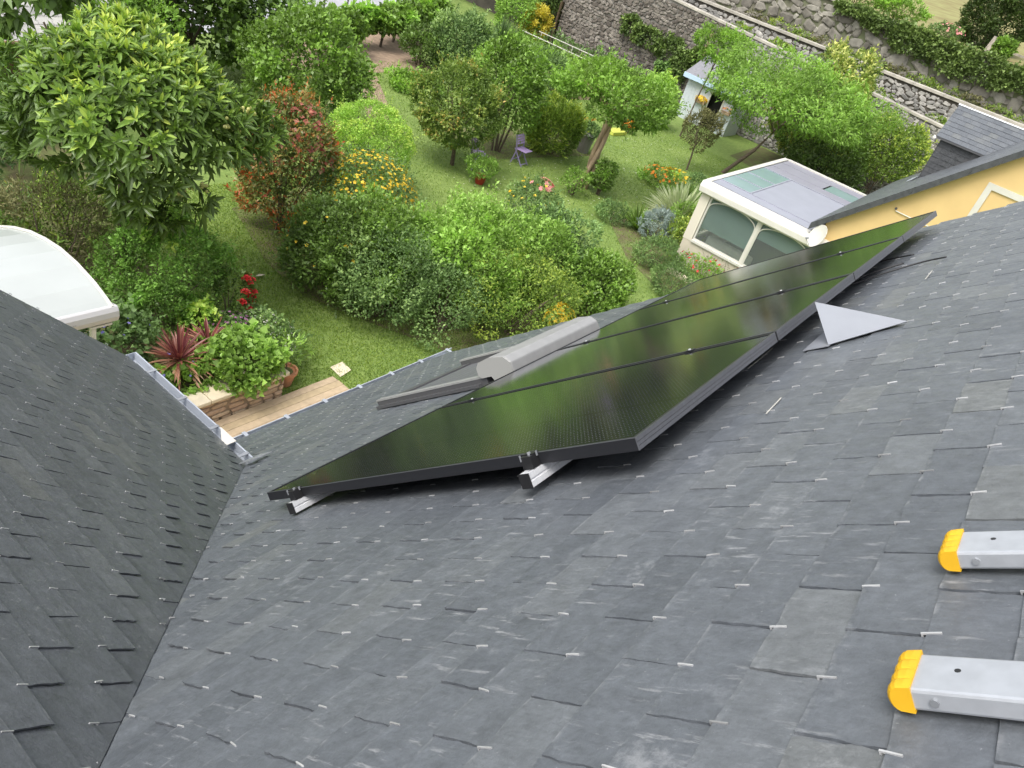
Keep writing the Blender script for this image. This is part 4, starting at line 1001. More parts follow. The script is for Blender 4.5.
# rosettes: whorls of leaves round each shoot tip, youngest leaves upright and pale
ns = 1550
P, out, ct, outer = clump_cloud(lc, lr, ns, 46, 0.34, -0.52, 61, 0.04, loose=0.6)
P = P - lc; zn = np.clip(P[:, 2] / lr[2], -1, 1); P[:, :2] *= np.where(zn > -0.1, 1.08 - 0.52 * np.maximum(0, zn + 0.1), 1.08 + 0.15 * (zn + 0.1))[:, None]; P = P + lc
big = []; rest_v = []; rest_q = []; rest_t = []; off = 0
for i in range(ns):
    ax = out[i] * 0.75 + V(0, 0, 0.55); ax /= np.linalg.norm(ax)
    s1 = np.cross(ax, (0.3, 0.7, 0.2)); s1 /= np.linalg.norm(s1); s2 = np.cross(ax, s1)
    nl = int(gg.integers(7, 13)); ph = gg.uniform(0, 6.28)
    top_light = np.clip((P[i][2] - lc[2]) / lr[2] * 0.55 + 0.20 + gg.normal(0, 0.18), 0, 0.9)  # leaves painted lighter towards the crown top, as sunlight would fall
    for k in range(nl):
        q = k / nl; a = ph + k * 2.4; open_ = 1.45 - 1.25 * q
        a += gg.normal(0, 0.35); open_ += gg.normal(0, 0.18); d = ax * math.cos(open_) + (s1 * math.cos(a) + s2 * math.sin(a)) * math.sin(open_)
        L = (0.285 - 0.12 * q) * gg.uniform(0.65, 1.2); w = L * 0.28
        sd = np.cross(d, ax); sd /= np.linalg.norm(sd) + 1e-9; nn = np.cross(sd, d)
        o = P[i] + ax * 0.05 * q; tn = float(np.clip(0.10 + 0.25 * ct[i] + gg.normal(0, 0.08) + top_light * (0.35 + 0.75 * q), 0, 1))
        dr = gg.uniform(0.1, 0.5) * (1 - q) * L
        vs = [o, o + d * L * 0.35 + sd * w * 0.42 + nn * w * 0.14, o + d * L * 0.35 - nn * 0.0, o + d * L * 0.35 - sd * w * 0.42 + nn * w * 0.14,
              o + d * L * 0.72 + sd * w * 0.38 + nn * w * 0.10 - V(0, 0, dr * 0.5), o + d * L * 0.70 - V(0, 0, dr * 0.5) - nn * w * 0.04, o + d * L * 0.72 - sd * w * 0.38 + nn * w * 0.10 - V(0, 0, dr * 0.5), o + d * L - V(0, 0, dr)]
        fs = [(0, 1, 2, 2), (0, 2, 3, 3), (1, 4, 5, 2), (2, 5, 6, 3), (4, 7, 5, 5), (5, 7, 6, 6)]
        sc_ = np.dot(unit((CP - P[i])[None])[0], out[i]) + 0.3 * gg.uniform() if k < 6 else -9
        big.append((sc_, vs, tn))
big.sort(key=lambda b: -b[0])
F8 = [(0, 1, 2), (0, 2, 3), (1, 4, 5, 2), (2, 5, 6, 3), (4, 7, 5), (5, 7, 6)]
mb = MB()
for i, (_, vs, tn) in enumerate(big):
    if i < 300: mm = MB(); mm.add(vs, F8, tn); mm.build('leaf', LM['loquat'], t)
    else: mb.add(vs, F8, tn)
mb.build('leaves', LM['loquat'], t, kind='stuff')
# fruit clusters hanging at shoot tips on the near side
m = MB(); fr = MB(); fr.lathe((0, 0, 0), [(0.006, -0.03), (0.025, -0.016), (0.029, 0.0), (0.022, 0.018), (0.006, 0.028)], 8)
for (u_, v_, w_) in ((0.55, -1.68, 0.30), (0.80, -1.62, 0.18), (1.18, -1.42, 0.32), (0.05, -1.62, -0.72), (-0.12, -1.62, -0.80), (0.30, -1.58, -0.76), (-0.7, -1.45, -0.35), (1.42, -1.1, -0.55), (1.05, -1.5, 0.45)):
    c0 = lc + V(u_, v_ * 0.98, w_)
    for k in range(7):
        o = c0 + gg.normal(0, 0.04, 3); m.add([o + np.array(p) for p in fr.v], fr.f)
m.build('fruit', PT['cream'], t, kind='stuff')
# lime creeper hanging under the loquat
t = thing('creeper', 'bright lime hanging creeper under the loquat crown', 'creeper', (5.35, 8.95, GZ))
gq = np.random.default_rng(70)
for k in range(4):
    x, y = 4.82 + 0.17 * k + gq.normal(0, 0.05), 8.72 - 0.10 * k + gq.normal(0, 0.05)
    foliage('foliage', LM['lime'] if k % 2 == 0 else LM['boxlight'], t, (x, y, -3.95 + gq.normal(0, 0.08)), (0.10, 0.10, 0.38), 260, 0.06, k=14, aspect=0.8, seed=71 + k, low=-1)
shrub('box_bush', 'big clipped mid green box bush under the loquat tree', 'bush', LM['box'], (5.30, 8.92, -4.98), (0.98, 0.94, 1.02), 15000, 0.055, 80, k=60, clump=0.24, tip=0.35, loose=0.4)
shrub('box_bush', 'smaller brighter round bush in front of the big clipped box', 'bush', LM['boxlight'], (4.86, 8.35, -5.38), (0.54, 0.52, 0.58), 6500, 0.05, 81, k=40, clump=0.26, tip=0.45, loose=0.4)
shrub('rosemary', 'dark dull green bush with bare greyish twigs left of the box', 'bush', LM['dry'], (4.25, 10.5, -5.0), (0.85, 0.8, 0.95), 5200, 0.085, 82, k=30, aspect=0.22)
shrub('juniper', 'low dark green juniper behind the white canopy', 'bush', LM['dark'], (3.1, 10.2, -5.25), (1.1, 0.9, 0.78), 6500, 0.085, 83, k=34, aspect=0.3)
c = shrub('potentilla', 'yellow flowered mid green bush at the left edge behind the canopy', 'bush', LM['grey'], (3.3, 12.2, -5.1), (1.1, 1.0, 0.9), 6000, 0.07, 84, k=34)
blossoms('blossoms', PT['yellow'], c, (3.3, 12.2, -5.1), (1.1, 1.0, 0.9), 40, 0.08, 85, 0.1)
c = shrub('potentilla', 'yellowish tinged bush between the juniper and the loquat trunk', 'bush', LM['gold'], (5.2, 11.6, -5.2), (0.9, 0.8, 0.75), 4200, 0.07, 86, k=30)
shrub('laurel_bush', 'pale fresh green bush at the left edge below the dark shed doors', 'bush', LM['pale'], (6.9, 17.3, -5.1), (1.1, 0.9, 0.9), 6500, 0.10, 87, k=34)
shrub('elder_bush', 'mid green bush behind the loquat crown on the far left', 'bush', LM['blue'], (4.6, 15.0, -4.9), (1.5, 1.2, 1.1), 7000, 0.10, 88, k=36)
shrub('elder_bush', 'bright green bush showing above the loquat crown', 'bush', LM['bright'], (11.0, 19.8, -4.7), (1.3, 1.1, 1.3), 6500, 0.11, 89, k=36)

# walnut branches and the fig at the top left
def tree(name, label, m, base, c, rad, n, leaf, seed, r0=0.09, nb=9, bark=None, cat='tree', group=None, lean=None, fork=0.55, **kw):
    t = thing(name, label, cat, (base[0], base[1], base[2]), group)
    foliage('crown', m, t, c, rad, n, leaf, seed=seed, **kw)
    g = np.random.default_rng(seed + 77); mb = MB(); b = V(*base); c = V(*c)
    f = b + (V(c[0], c[1], c[2] - rad[2] * 0.6) - b) * 1.0
    md = (b + f) / 2 + (V(*lean) if lean is not None else g.normal(0, 0.05, 3))
    mb.tube([b - V(0, 0, 0.05), md, f], [r0, r0 * 0.85, r0 * 0.7], 8)
    for k in range(nb):
        d = unit(g.normal(0, 1, (1, 3)))[0]; d[2] = abs(d[2]); e = c + d * np.array(rad) * g.uniform(0.6, 0.85)
        o = f if k % 2 else (f + md) / 2 * fork + f * (1 - fork)
        mb.tube([o, (o + e) / 2 + g.normal(0, 0.08, 3), e], [r0 * 0.5, r0 * 0.3, r0 * 0.1], 5)
    mb.build('trunk', bark or M_BARK, t)
    return t
tree('walnut_tree', 'walnut tree with large drooping leaves in the top left corner', LM['dark'], (6.4, 18.6, GZ), (6.75, 17.9, -2.75), (0.85, 0.85, 1.55), 900, 0.30, 90, aspect=0.5, droop=0.5, k=18, up=-0.4, low=-0.9)
tree('walnut_tree', 'second walnut tree with leafy branches right of the shed roof', LM['dark'], (9.6, 19.3, GZ), (9.0, 18.9, -2.35), (1.15, 0.9, 1.2), 1100, 0.28, 91, aspect=0.5, droop=0.5, k=20, up=-0.4, low=-0.9)
tree('fig_tree', 'dark broad leaved fig tree behind the loquat at the top', LM['dark'], (13.6, 20.9, GZ), (13.6, 20.6, -3.9), (2.0, 1.7, 1.9), 8500, 0.19, 92, aspect=0.75, k=40, tip=0.3)
tree('fig_tree', 'paler leafy tree between the dark fig and the hydrangea', LM['grey'], (16.2, 21.0, GZ), (16.0, 20.6, -4.0), (1.4, 1.2, 1.6), 6500, 0.12, 93, aspect=0.6, k=34, tip=0.4)
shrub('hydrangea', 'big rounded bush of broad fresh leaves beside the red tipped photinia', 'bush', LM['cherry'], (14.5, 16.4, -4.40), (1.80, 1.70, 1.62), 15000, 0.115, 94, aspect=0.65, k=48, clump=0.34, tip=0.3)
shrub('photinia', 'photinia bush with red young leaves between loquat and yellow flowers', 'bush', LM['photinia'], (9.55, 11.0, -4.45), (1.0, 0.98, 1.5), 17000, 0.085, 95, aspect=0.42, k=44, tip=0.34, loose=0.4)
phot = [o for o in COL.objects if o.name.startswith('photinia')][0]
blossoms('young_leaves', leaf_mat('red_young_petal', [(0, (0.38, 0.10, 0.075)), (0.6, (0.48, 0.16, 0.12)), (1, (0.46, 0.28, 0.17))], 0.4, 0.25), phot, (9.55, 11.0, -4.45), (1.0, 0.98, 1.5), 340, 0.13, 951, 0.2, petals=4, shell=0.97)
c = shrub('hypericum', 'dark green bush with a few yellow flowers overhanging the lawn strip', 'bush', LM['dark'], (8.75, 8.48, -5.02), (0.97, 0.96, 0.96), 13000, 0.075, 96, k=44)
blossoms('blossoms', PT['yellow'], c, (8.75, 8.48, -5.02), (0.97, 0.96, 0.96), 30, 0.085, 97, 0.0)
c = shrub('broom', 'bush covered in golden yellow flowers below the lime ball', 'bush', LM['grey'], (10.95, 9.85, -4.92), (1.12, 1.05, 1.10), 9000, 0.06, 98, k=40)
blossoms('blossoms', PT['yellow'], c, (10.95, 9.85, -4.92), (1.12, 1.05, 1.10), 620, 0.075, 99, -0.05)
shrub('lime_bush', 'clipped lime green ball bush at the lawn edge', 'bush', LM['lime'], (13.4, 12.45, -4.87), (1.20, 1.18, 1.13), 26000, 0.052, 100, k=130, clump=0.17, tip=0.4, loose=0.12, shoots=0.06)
# the long mixed hedge along the lawn
HEDGE = 'bushes of the mixed hedge along the lawn'
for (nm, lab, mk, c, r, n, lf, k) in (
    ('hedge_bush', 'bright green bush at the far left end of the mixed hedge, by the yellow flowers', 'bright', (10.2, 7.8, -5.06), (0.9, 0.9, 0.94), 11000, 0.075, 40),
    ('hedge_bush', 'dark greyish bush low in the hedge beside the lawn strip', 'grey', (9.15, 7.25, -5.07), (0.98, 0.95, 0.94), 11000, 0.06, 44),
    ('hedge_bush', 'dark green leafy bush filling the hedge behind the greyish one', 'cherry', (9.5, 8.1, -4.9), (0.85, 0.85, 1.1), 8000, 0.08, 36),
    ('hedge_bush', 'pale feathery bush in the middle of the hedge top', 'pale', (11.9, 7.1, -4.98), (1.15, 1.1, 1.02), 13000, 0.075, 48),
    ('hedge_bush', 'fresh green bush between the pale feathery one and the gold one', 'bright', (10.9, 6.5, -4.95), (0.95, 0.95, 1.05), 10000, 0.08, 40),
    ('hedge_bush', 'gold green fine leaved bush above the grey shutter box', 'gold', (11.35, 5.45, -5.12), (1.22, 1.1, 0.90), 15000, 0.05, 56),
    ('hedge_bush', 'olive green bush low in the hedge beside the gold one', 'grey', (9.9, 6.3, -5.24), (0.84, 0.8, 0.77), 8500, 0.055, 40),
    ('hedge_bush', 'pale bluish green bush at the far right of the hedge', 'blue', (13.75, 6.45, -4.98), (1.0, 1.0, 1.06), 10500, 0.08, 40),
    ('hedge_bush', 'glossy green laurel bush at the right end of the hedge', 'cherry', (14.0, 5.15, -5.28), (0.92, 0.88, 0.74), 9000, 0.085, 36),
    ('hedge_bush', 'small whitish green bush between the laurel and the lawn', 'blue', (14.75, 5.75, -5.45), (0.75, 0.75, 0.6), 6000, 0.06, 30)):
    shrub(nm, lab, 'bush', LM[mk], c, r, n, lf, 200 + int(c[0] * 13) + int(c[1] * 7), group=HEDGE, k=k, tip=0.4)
c = shrub('rose_bush', 'loose rose bush with pink blooms at the back of the hedge', 'rose bush', LM['grey'], (15.9, 8.5, -5.15), (0.75, 0.7, 0.85), 5200, 0.06, 120, k=26)
blossoms('blossoms', PT['pink'], c, (16.0, 8.45, -4.55), (0.34, 0.3, 0.28), 16, 0.17, 121, 0.2, petals=7)
blossoms('small_blossoms', PT['yellow'], c, (15.9, 8.5, -5.15), (0.75, 0.7, 0.85), 26, 0.08, 122, 0.1)
c = shrub('marigold', 'bright yellow flower head showing above the shutter box', 'flower', LM['gold'], (11.95, 4.75, -5.55), (0.35, 0.3, 0.42), 900, 0.05, 123, k=12)
blossoms('blossoms', PT['yellow'], c, (12.0, 4.72, -5.45), (0.34, 0.3, 0.40), 120, 0.11, 124, -0.1)

for (lab, mk, c, r, n, lf) in (('light green filler bush low between the greyish and the dark yellow flowered bush', 'cherry', (9.0, 7.9, -5.15), (0.75, 0.7, 0.8), 7000, 0.07),
    ('fresh shoots of a bush between the dark yellow flowered one and the golden mound', 'bright', (9.6, 8.85, -5.25), (0.8, 0.75, 0.72), 6500, 0.075),
    ('pale green filler bush behind the gold bush towards the rose', 'pale', (12.8, 6.1, -4.95), (0.9, 0.85, 1.02), 9000, 0.07),
    ('mid green bush between the bright hedge end and the pale feathery bush', 'bright', (11.1, 7.6, -5.2), (0.8, 0.75, 0.82), 7500, 0.075)):
    shrub('hedge_bush', lab, 'bush', LM[mk], c, r, n, lf, 400 + int(c[0] * 11), group=HEDGE, k=34, tip=0.45)
# ------------------------------------------------------------------ middle garden
tree('photinia_tree', 'round bronze green photinia ball on a short trunk beside the purple chairs', LM['photball'], (17.75, 12.88, GZ), (17.6, 13.1, -4.18), (1.30, 1.28, 1.14), 20000, 0.085, 130, r0=0.07, k=56, clump=0.27, tip=0.42, aspect=0.5, loose=0.4, low=-0.85)
t = tree('laurel_tree', 'tall upright green tree with several stems behind the purple chair', LM['cherry'], (20.68, 13.4, GZ), (20.55, 13.6, -3.82), (1.25, 1.2, 1.45), 12000, 0.11, 131, r0=0.05, k=40, tip=0.45, aspect=0.5)
mb = MB()
for dx, dy in ((0.35, 0.1), (-0.3, 0.15), (0.15, -0.25)): mb.tube([(20.68 + dx * 0.4, 13.4 + dy * 0.4, -6.04), (20.68 + dx, 13.4 + dy, -5.0), (20.6 + dx * 1.6, 13.5 + dy * 1.6, -4.1)], [0.045, 0.04, 0.03], 6)
mb.build('stem', M_BARK, t, kind='stuff')
def feathers(name, m, parent, c, rad, n, ln, wd, seed, up=0.9, k=18):
    """upright flattened sprays of a small conifer"""
    return foliage(name, m, parent, c, rad, n, ln, k=k, clump=0.42, seed=seed, aspect=wd, up=0.8, rand=0.4, low=-0.8, tip=0.6)
t = thing('cypress_bush', 'gold tipped feathery cypress bush right of the purple chair', 'bush', (23.1, 12.7, GZ))
feathers('foliage', LM['gold'], t, (23.1, 12.75, -5.0), (1.05, 1.0, 1.02), 11000, 0.13, 0.28, 132); stems(MB(), (23.1, 12.75, -6.02), (23.1, 12.75, -5), (1, 1, 1), 5, 0.03, 132).build('stem', M_BARK, t)
# pollarded tree with a twisted three-strand trunk
PX, PY = 21.70, 10.20
t = thing('pollard_tree', 'small tree with flat fresh crown on a twisted tan trunk in the lawn', 'tree', (PX, PY, GZ))
foliage('crown', LM['acacia'], t, (21.85, 10.15, -2.85), (1.85, 1.8, 0.86), 15000, 0.12, k=40, clump=0.30, seed=133, tip=0.42, aspect=0.42)
for k in range(3):
    mb = MB(); pts = []
    for i in range(9):
        q = i / 8; a = 2.1 * k + q * 4.2; r = 0.075 + 0.05 * (1 - q); pts.append((PX + r * math.cos(a) + 0.10 * q, PY + r * math.sin(a) - 0.05 * q, GZ - 0.03 + 2.72 * q))
    pts2 = pts + [(PX + 0.7 * math.cos(2.1 * k + 4.2), PY + 0.7 * math.sin(2.1 * k + 4.2), -2.75)]
    mb.tube(pts2, [0.085] * 9 + [0.05], 8); mb.build('trunk', M_BARKTAN, t, smooth=True)
mb = MB()
for k in range(10):
    a = k * 0.63; mb.tube([(PX + 0.1, PY - 0.05, -3.35), (PX + 0.7 * math.cos(a), PY + 0.7 * math.sin(a), -2.95), (PX + 1.4 * math.cos(a), PY + 1.4 * math.sin(a), -2.6)], [0.05, 0.035, 0.012], 6)
mb.build('limbs', M_BARKTAN, t, kind='stuff')
shrub('currant_bush', 'small dark bush right against the twisted trunk', 'bush', LM['cherry'], (21.7, 9.6, -5.4), (0.34, 0.34, 0.60), 2200, 0.08, 134, k=18)
shrub('currant_bush', 'thin loose bush left of the twisted trunk', 'bush', LM['pale'], (20.5, 9.95, -5.55), (0.42, 0.4, 0.44), 1300, 0.07, 135, k=16)
M_PURPLE = mat('purple_paint', (0.50, 0.36, 0.66), 0.6, var=0.06, scale=20)
M_PURPLE_D = mat('dark_purple_paint', (0.30, 0.25, 0.42), 0.6, var=0.08, scale=20)  # darker purple for the legs and stretchers
def chair(label, x, y, rz):
    t = thing('garden_chair', label, 'chair', (0, 0, 0), 'purple folding garden chairs')
    # local: seat faces -y, back rest at +y; 0.42 wide, 0.86 tall
    for s in (-1, 1):
        m = MB(); m.obox((s * 0.19 - 0.012, -0.20, 0.0), (0.024, 0, 0), (0, 0.032, 0), (0, 0.36, 0.47)); m.build('leg', M_PURPLE_D, t)
        m = MB(); m.obox((s * 0.215 - 0.012, 0.17, 0.0), (0.024, 0, 0), (0, 0.032, 0), (0, -0.09, 0.42)); m.obox((s * 0.215 - 0.012, 0.08, 0.42), (0.024, 0, 0), (0, 0.03, 0), (0, 0.13, 0.45)); m.build('leg', M_PURPLE_D, t)
    for k in range(6): m = MB(); m.box(-0.205, 0.205, -0.215 + k * 0.064, -0.162 + k * 0.064, 0.455, 0.473); m.build('seat_slat', M_PURPLE, t)
    for k in range(4): m = MB(); z = 0.60 + k * 0.072; yy = 0.08 + (z - 0.42) * 0.289 - 0.012; m.obox((-0.203, yy, z), (0.406, 0, 0), (0, -0.012, 0.003), (0, 0.016, 0.056)); m.build('back_slat', M_PURPLE, t)
    m = MB(); m.box(-0.2, 0.2, 0.14, 0.16, 0.10, 0.13); m.box(-0.18, 0.18, -0.18, -0.16, 0.05, 0.075); m.build('stretcher', M_PURPLE_D, t)
    t.location = (x, y, GZ); t.rotation_euler = (0, 0, rz); t.scale = (1.15, 1.15, 1.1); return t
chair('purple folding chair standing free on the lawn, its backrest seen full', 20.72, 12.35, 0.12)
chair('purple folding chair half hidden behind the red pot plant', 18.45, 12.50, 1.05)
t = thing('flower_pot', 'small red pot with a pale green plant on the lawn by the chairs', 'plant pot', (17.55, 11.55, GZ))
m = MB(); m.lathe((17.55, 11.55, GZ), [(0.13, 0), (0.20, 0.26), (0.21, 0.28), (0.17, 0.28)], 14); m.build('pot', mat('red_glaze', (0.33, 0.035, 0.025), 0.35), t)
foliage('foliage', LM['pale'], t, (17.6, 11.6, -5.5), (0.50, 0.45, 0.32), 2000, 0.075, k=22, seed=137, aspect=0.4)
t = thing('stone_pot', 'pale stone pot with a drooping plant behind the cypress bush', 'plant pot', (25.1, 12.5, GZ))
m = MB(); m.lathe((25.1, 12.5, GZ), [(0.22, 0), (0.27, 0.35), (0.33, 0.65), (0.34, 0.70), (0.28, 0.70)], 14); m.build('pot', M_MORTAR2, t)
foliage('foliage', LM['grey'], t, (25.1, 12.5, -5.15), (0.42, 0.42, 0.3), 900, 0.09, k=16, seed=138)
t = thing('flower_trough', 'lime yellow shallow planting tray on the grass under the trees', 'planter', (29.6, 13.6, GZ), rotz=0.25)
m = MB(); m.prism([(29.0, 13.4, -5.98), (30.0, 13.3, -5.98), (30.1, 13.8, -5.98), (29.1, 13.9, -5.98)], (0, 0, 0.14)); o = m.build('tray', mat('lime_plastic', (0.52, 0.55, 0.10), 0.5), None)
o.parent = t; o.matrix_parent_inverse = t.matrix_world.inverted()
t.rotation_euler = (0, 0, 0); o.matrix_parent_inverse = Matrix.Translation(-Vector(t.location))
t = shrub('marigold', 'clump of orange flowers beside the lime yellow tray', 'flower', LM['bright'], (30.6, 13.6, -5.78), (0.30, 0.30, 0.24), 500, 0.09, 139, k=10, nst=3)
blossoms('blossoms', PT['orange'], t, (30.6, 13.6, -5.74), (0.32, 0.32, 0.28), 26, 0.17, 140, 0.0)
t = shrub('marigold', 'small orange flowers by the stone pot under the trees', 'flower', LM['bright'], (26.2, 13.3, -5.5), (0.35, 0.30, 0.5), 700, 0.09, 141, k=10, nst=3)
blossoms('blossoms', PT['orange'], t, (26.2, 13.2, -5.3), (0.35, 0.32, 0.35), 10, 0.17, 142, 0.0)
tree('olive_tree', 'small olive coloured young tree in front of the pale blue shed', LM['dry'], (29.45, 9.85, GZ), (29.45, 9.95, -4.45), (0.72, 0.70, 0.85), 3600, 0.10, 143, r0=0.045, k=22, aspect=0.35)
tree('acacia_tree', 'feathery bright green acacia spreading in front of the stone wall', LM['acacia'], (31.6, 9.1, GZ), (32.6, 7.95, -2.55), (3.4, 3.45, 1.6), 26000, 0.15, 144, r0=0.09, nb=14, k=60, clump=0.30, tip=0.42, aspect=0.34, low=-0.35, lean=(0.25, -0.1, 0), up=-0.1, droop=0.3)
tree('acacia_tree', 'thin upper acacia branch reaching up left over the shed', LM['acacia'], (34.2, 12.6, GZ), (34.6, 12.5, -1.9), (1.1, 1.25, 0.75), 4500, 0.15, 145, r0=0.04, nb=5, k=16, aspect=0.34, up=0.1)
shrub('lilac_bush', 'cream and green variegated bush behind the acacia against the wall', 'bush', LM['varieg'], (37.8, 8.0, -3.2), (1.75, 1.9, 2.8), 17000, 0.16, 146, k=56, clump=0.26, tip=0.5, r0=0.05)
shrub('laurel_bush', 'dark green bush under the right side of the acacia', 'bush', LM['dark'], (36.6, 6.9, -4.5), (1.8, 2.1, 1.5), 10000, 0.13, 147, k=40)
shrub('elder_bush', 'yellowish green rounded bush between the acacia and the slate dormer', 'bush', LM['gold'], (38.2, 4.4, -3.75), (1.35, 1.5, 1.6), 11000, 0.12, 148, k=44, tip=0.55)
shrub('laurel_bush', 'low dark bush between the conservatory and the yellowish rounded bush', 'bush', LM['conifer'], (33.8, 5.6, -5.0), (1.8, 1.6, 1.05), 8000, 0.12, 149, k=36)
t = thing('log_stack', 'small dark brown crate in the shade under the acacia', 'crate', (32.7, 7.6, GZ))
for k in range(3):
    m = MB(); m.box(32.5, 33.1, 7.3, 8.0, GZ + 0.02 + k * 0.16, GZ + 0.15 + k * 0.16); m.build('board', mat('dark_wood', (0.12, 0.07, 0.05), 0.8, var=0.2) if k == 0 else bpy.data.materials['dark_wood'], t)
# bed of small plants in front of the conservatory
spiky('clump of upright iris blades behind the silver ball bush', 20.6, 7.35, GZ, 150, 0.85, 0.035, 150, LM['bright'], 'plant', name='iris', flat=-0.55, droop=0.15, single=False)
spiky('second taller clump of blades along the bed towards the tree', 25.2, 7.9, GZ, 150, 0.8, 0.04, 151, LM['bright'], 'plant', name='iris', flat=-0.5, droop=0.2, single=False)
spiky('cream white spiky plume plant in the bed left of the conservatory', 23.1, 7.1, GZ, 480, 1.45, 0.075, 152, LM['palegrass'], 'plant', name='plume_grass', flat=-0.15, droop=0.2, single=False)
t = thing('santolina', 'silver grey round ball bush in front of the conservatory', 'bush', (20.45, 6.7, GZ))
foliage('foliage', LM['silver'], t, (20.45, 6.72, -5.50), (0.50, 0.48, 0.48), 9000, 0.05, k=90, clump=0.16, seed=153, aspect=0.3, tip=0.1); stems(MB(), (20.45, 6.72, -6.02), (20.45, 6.72, -5.5), (0.4, 0.4, 0.4), 6, 0.012, 153).build('stem', M_BARK, t)
shrub('lavender', 'low greyish lavender bush in front of the silver ball', 'bush', LM['grey'], (18.7, 5.65, -5.62), (0.70, 0.66, 0.42), 5200, 0.07, 154, k=26, aspect=0.25, r0=0.01)
shrub('lavender', 'greyish low bush beside the panel edge in front of the conservatory kerb', 'bush', LM['grey'], (17.6, 4.5, -5.65), (0.72, 0.62, 0.40), 4200, 0.07, 155, k=26, aspect=0.25, r0=0.01)
shrub('sage', 'pale grey green mound on the left of the iris blades', 'plant', LM['blue'], (20.2, 8.1, -5.72), (0.50, 0.55, 0.34), 2200, 0.06, 156, k=20, r0=0.008)
shrub('spurge', 'gold green mixed planting against the conservatory corner', 'plant', LM['gold'], (20.9, 5.95, -5.55), (0.85, 0.55, 0.48), 4200, 0.06, 157, k=28, r0=0.008)
shrub('spurge', 'fresh green low plants between the plume plant and the conservatory', 'plant', LM['pale'], (22.3, 6.4, -5.50), (0.80, 0.60, 0.5), 3600, 0.07, 158, k=26, r0=0.008)
t = shrub('red_valerian', 'red flowered loose plants at the foot of the cream conservatory wall', 'plant', LM['bright'], (19.25, 4.3, -5.68), (0.40, 1.15, 0.34), 3400, 0.06, 159, k=26, r0=0.008)
blossoms('blossoms', PT['red'], t, (19.25, 4.3, -5.68), (0.40, 1.15, 0.36), 26, 0.085, 160, 0.2)
t = thing('climbing_rose', 'thin climbing stems with red flowers on the cream conservatory wall', 'climbing plant', (19.86, 3.7, GZ))
gq = np.random.default_rng(161); mb = MB()
for k in range(9):
    y = 4.7 - 0.2 * k; mb.tube([(19.84, y, -6.02), (19.85, y - 0.12, -5.6), (19.86, y - 0.05 + gq.normal(0, 0.15), -5.30 + gq.normal(0, 0.1))], [0.008, 0.006, 0.003], 4)
mb.build('stem', M_BARK, t, kind='stuff')
foliage('foliage', LM['dark'], t, (19.82, 3.9, -5.62), (0.10, 0.95, 0.42), 420, 0.05, k=22, seed=162, low=-1)
blossoms('blossoms', PT['red'], t, (19.82, 3.7, -5.50), (0.08, 0.8, 0.36), 14, 0.08, 163, -1)
t = shrub('marigold', 'patch of orange and yellow flowers in the bed beyond the plume plant', 'plant', LM['bright'], (25.9, 9.3, -5.72), (0.85, 0.8, 0.30), 2600, 0.08, 164, k=24, r0=0.008)
blossoms('blossoms', PT['orange'], t, (25.9, 9.3, -5.70), (0.85, 0.8, 0.34), 60, 0.12, 165, 0.2); blossoms('small_blossoms', PT['yellow'], t, (26.4, 9.0, -5.70), (0.8, 0.7, 0.34), 50, 0.11, 166, 0.2)
shrub('lavender', 'dark blue grey low bush beside the orange flower patch', 'bush', LM['blue'], (26.6, 8.1, -5.6), (0.5, 0.5, 0.42), 2600, 0.06, 167, k=20, r0=0.01)
t = thing('kerb_stone', 'pale stone kerb edging the bed before the conservatory', 'kerb', (18.8, 4.8, GZ))
for k in range(3):
    m = MB(); a = 5.25 - k * 0.36; m.box(18.78, 18.92, a - 0.345, a, -6.02, -5.86); m.build('kerb_block', M_COPING, t, bevel=0.012)

# ------------------------------------------------------------------ conservatory
CX = 19.9
t = thing('conservatory', 'white conservatory with arched window bars, green blinds and a grey panel roof', 'conservatory', (23.2, 4.1, GZ))
m = MB(); m.box(CX, CX + 0.22, 1.2, 5.56, -6.0, -5.24); m.box(CX + 0.221, 26.7, 5.36, 5.56, -6.0, -5.24); m.build('base_wall', M_CREAM, t)
m = MB(); m.box(CX - 0.01, CX + 0.20, 5.30, 5.58, -5.2395, -3.78); m.build('corner_post', mat('cream_white_paint', (0.66, 0.61, 0.51), 0.5), t)
m = MB(); m.box(CX - 0.05, CX + 0.12, 1.2, 5.29, -5.238, -5.17); m.build('sill', M_WHITE, t)
def conservatory_window(y1, y0, blind_z, name='window'):
    fr = MB(); x0, x1 = CX + 0.02, CX + 0.08; zb, zt = -5.168, -3.80
    fr.box(x0, x1, y1 - 0.05, y1, zb, zt); fr.box(x0, x1, y0, y0 + 0.05, zb, zt); fr.box(x0, x1, y0 + 0.051, y1 - 0.051, zb, zb + 0.05); fr.box(x0, x1, y0 + 0.051, y1 - 0.051, zt - 0.05, zt)
    w = fr.build(name, M_WHITE, t)
    g = MB(); g.box(CX + 0.045, CX + 0.053, y0 + 0.05, y1 - 0.05, zb + 0.05, zt - 0.05); g.build('pane', M_GLASS, w)
    a = MB(); n = 20; yc, hw = (y0 + y1) / 2, (y1 - y0) / 2 - 0.04; pts = []
    for k in range(n + 1):
        th = math.pi * k / n; pts.append((CX + 0.032, yc + hw * math.cos(th), -4.16 + 0.33 * math.sin(th) ** 0.8))
    a.tube(pts, 0.017, 6); a.build('arched_bar', M_WHITE, w)
    b = MB(); b.box(CX + 0.10, CX + 0.112, y0 + 0.06, y1 - 0.06, blind_z, -3.82); b.box(CX + 0.098, CX + 0.116, y0 + 0.055, y1 - 0.055, blind_z - 0.035, blind_z - 0.001); b.build('blind', M_BLIND, w)
M_BLIND = mat('sea_green_blind', (0.20, 0.30, 0.265), 0.8, var=0.04, scale=3)
conservatory_window(5.285, 3.70, -4.72); conservatory_window(3.65, 2.06, -4.28)
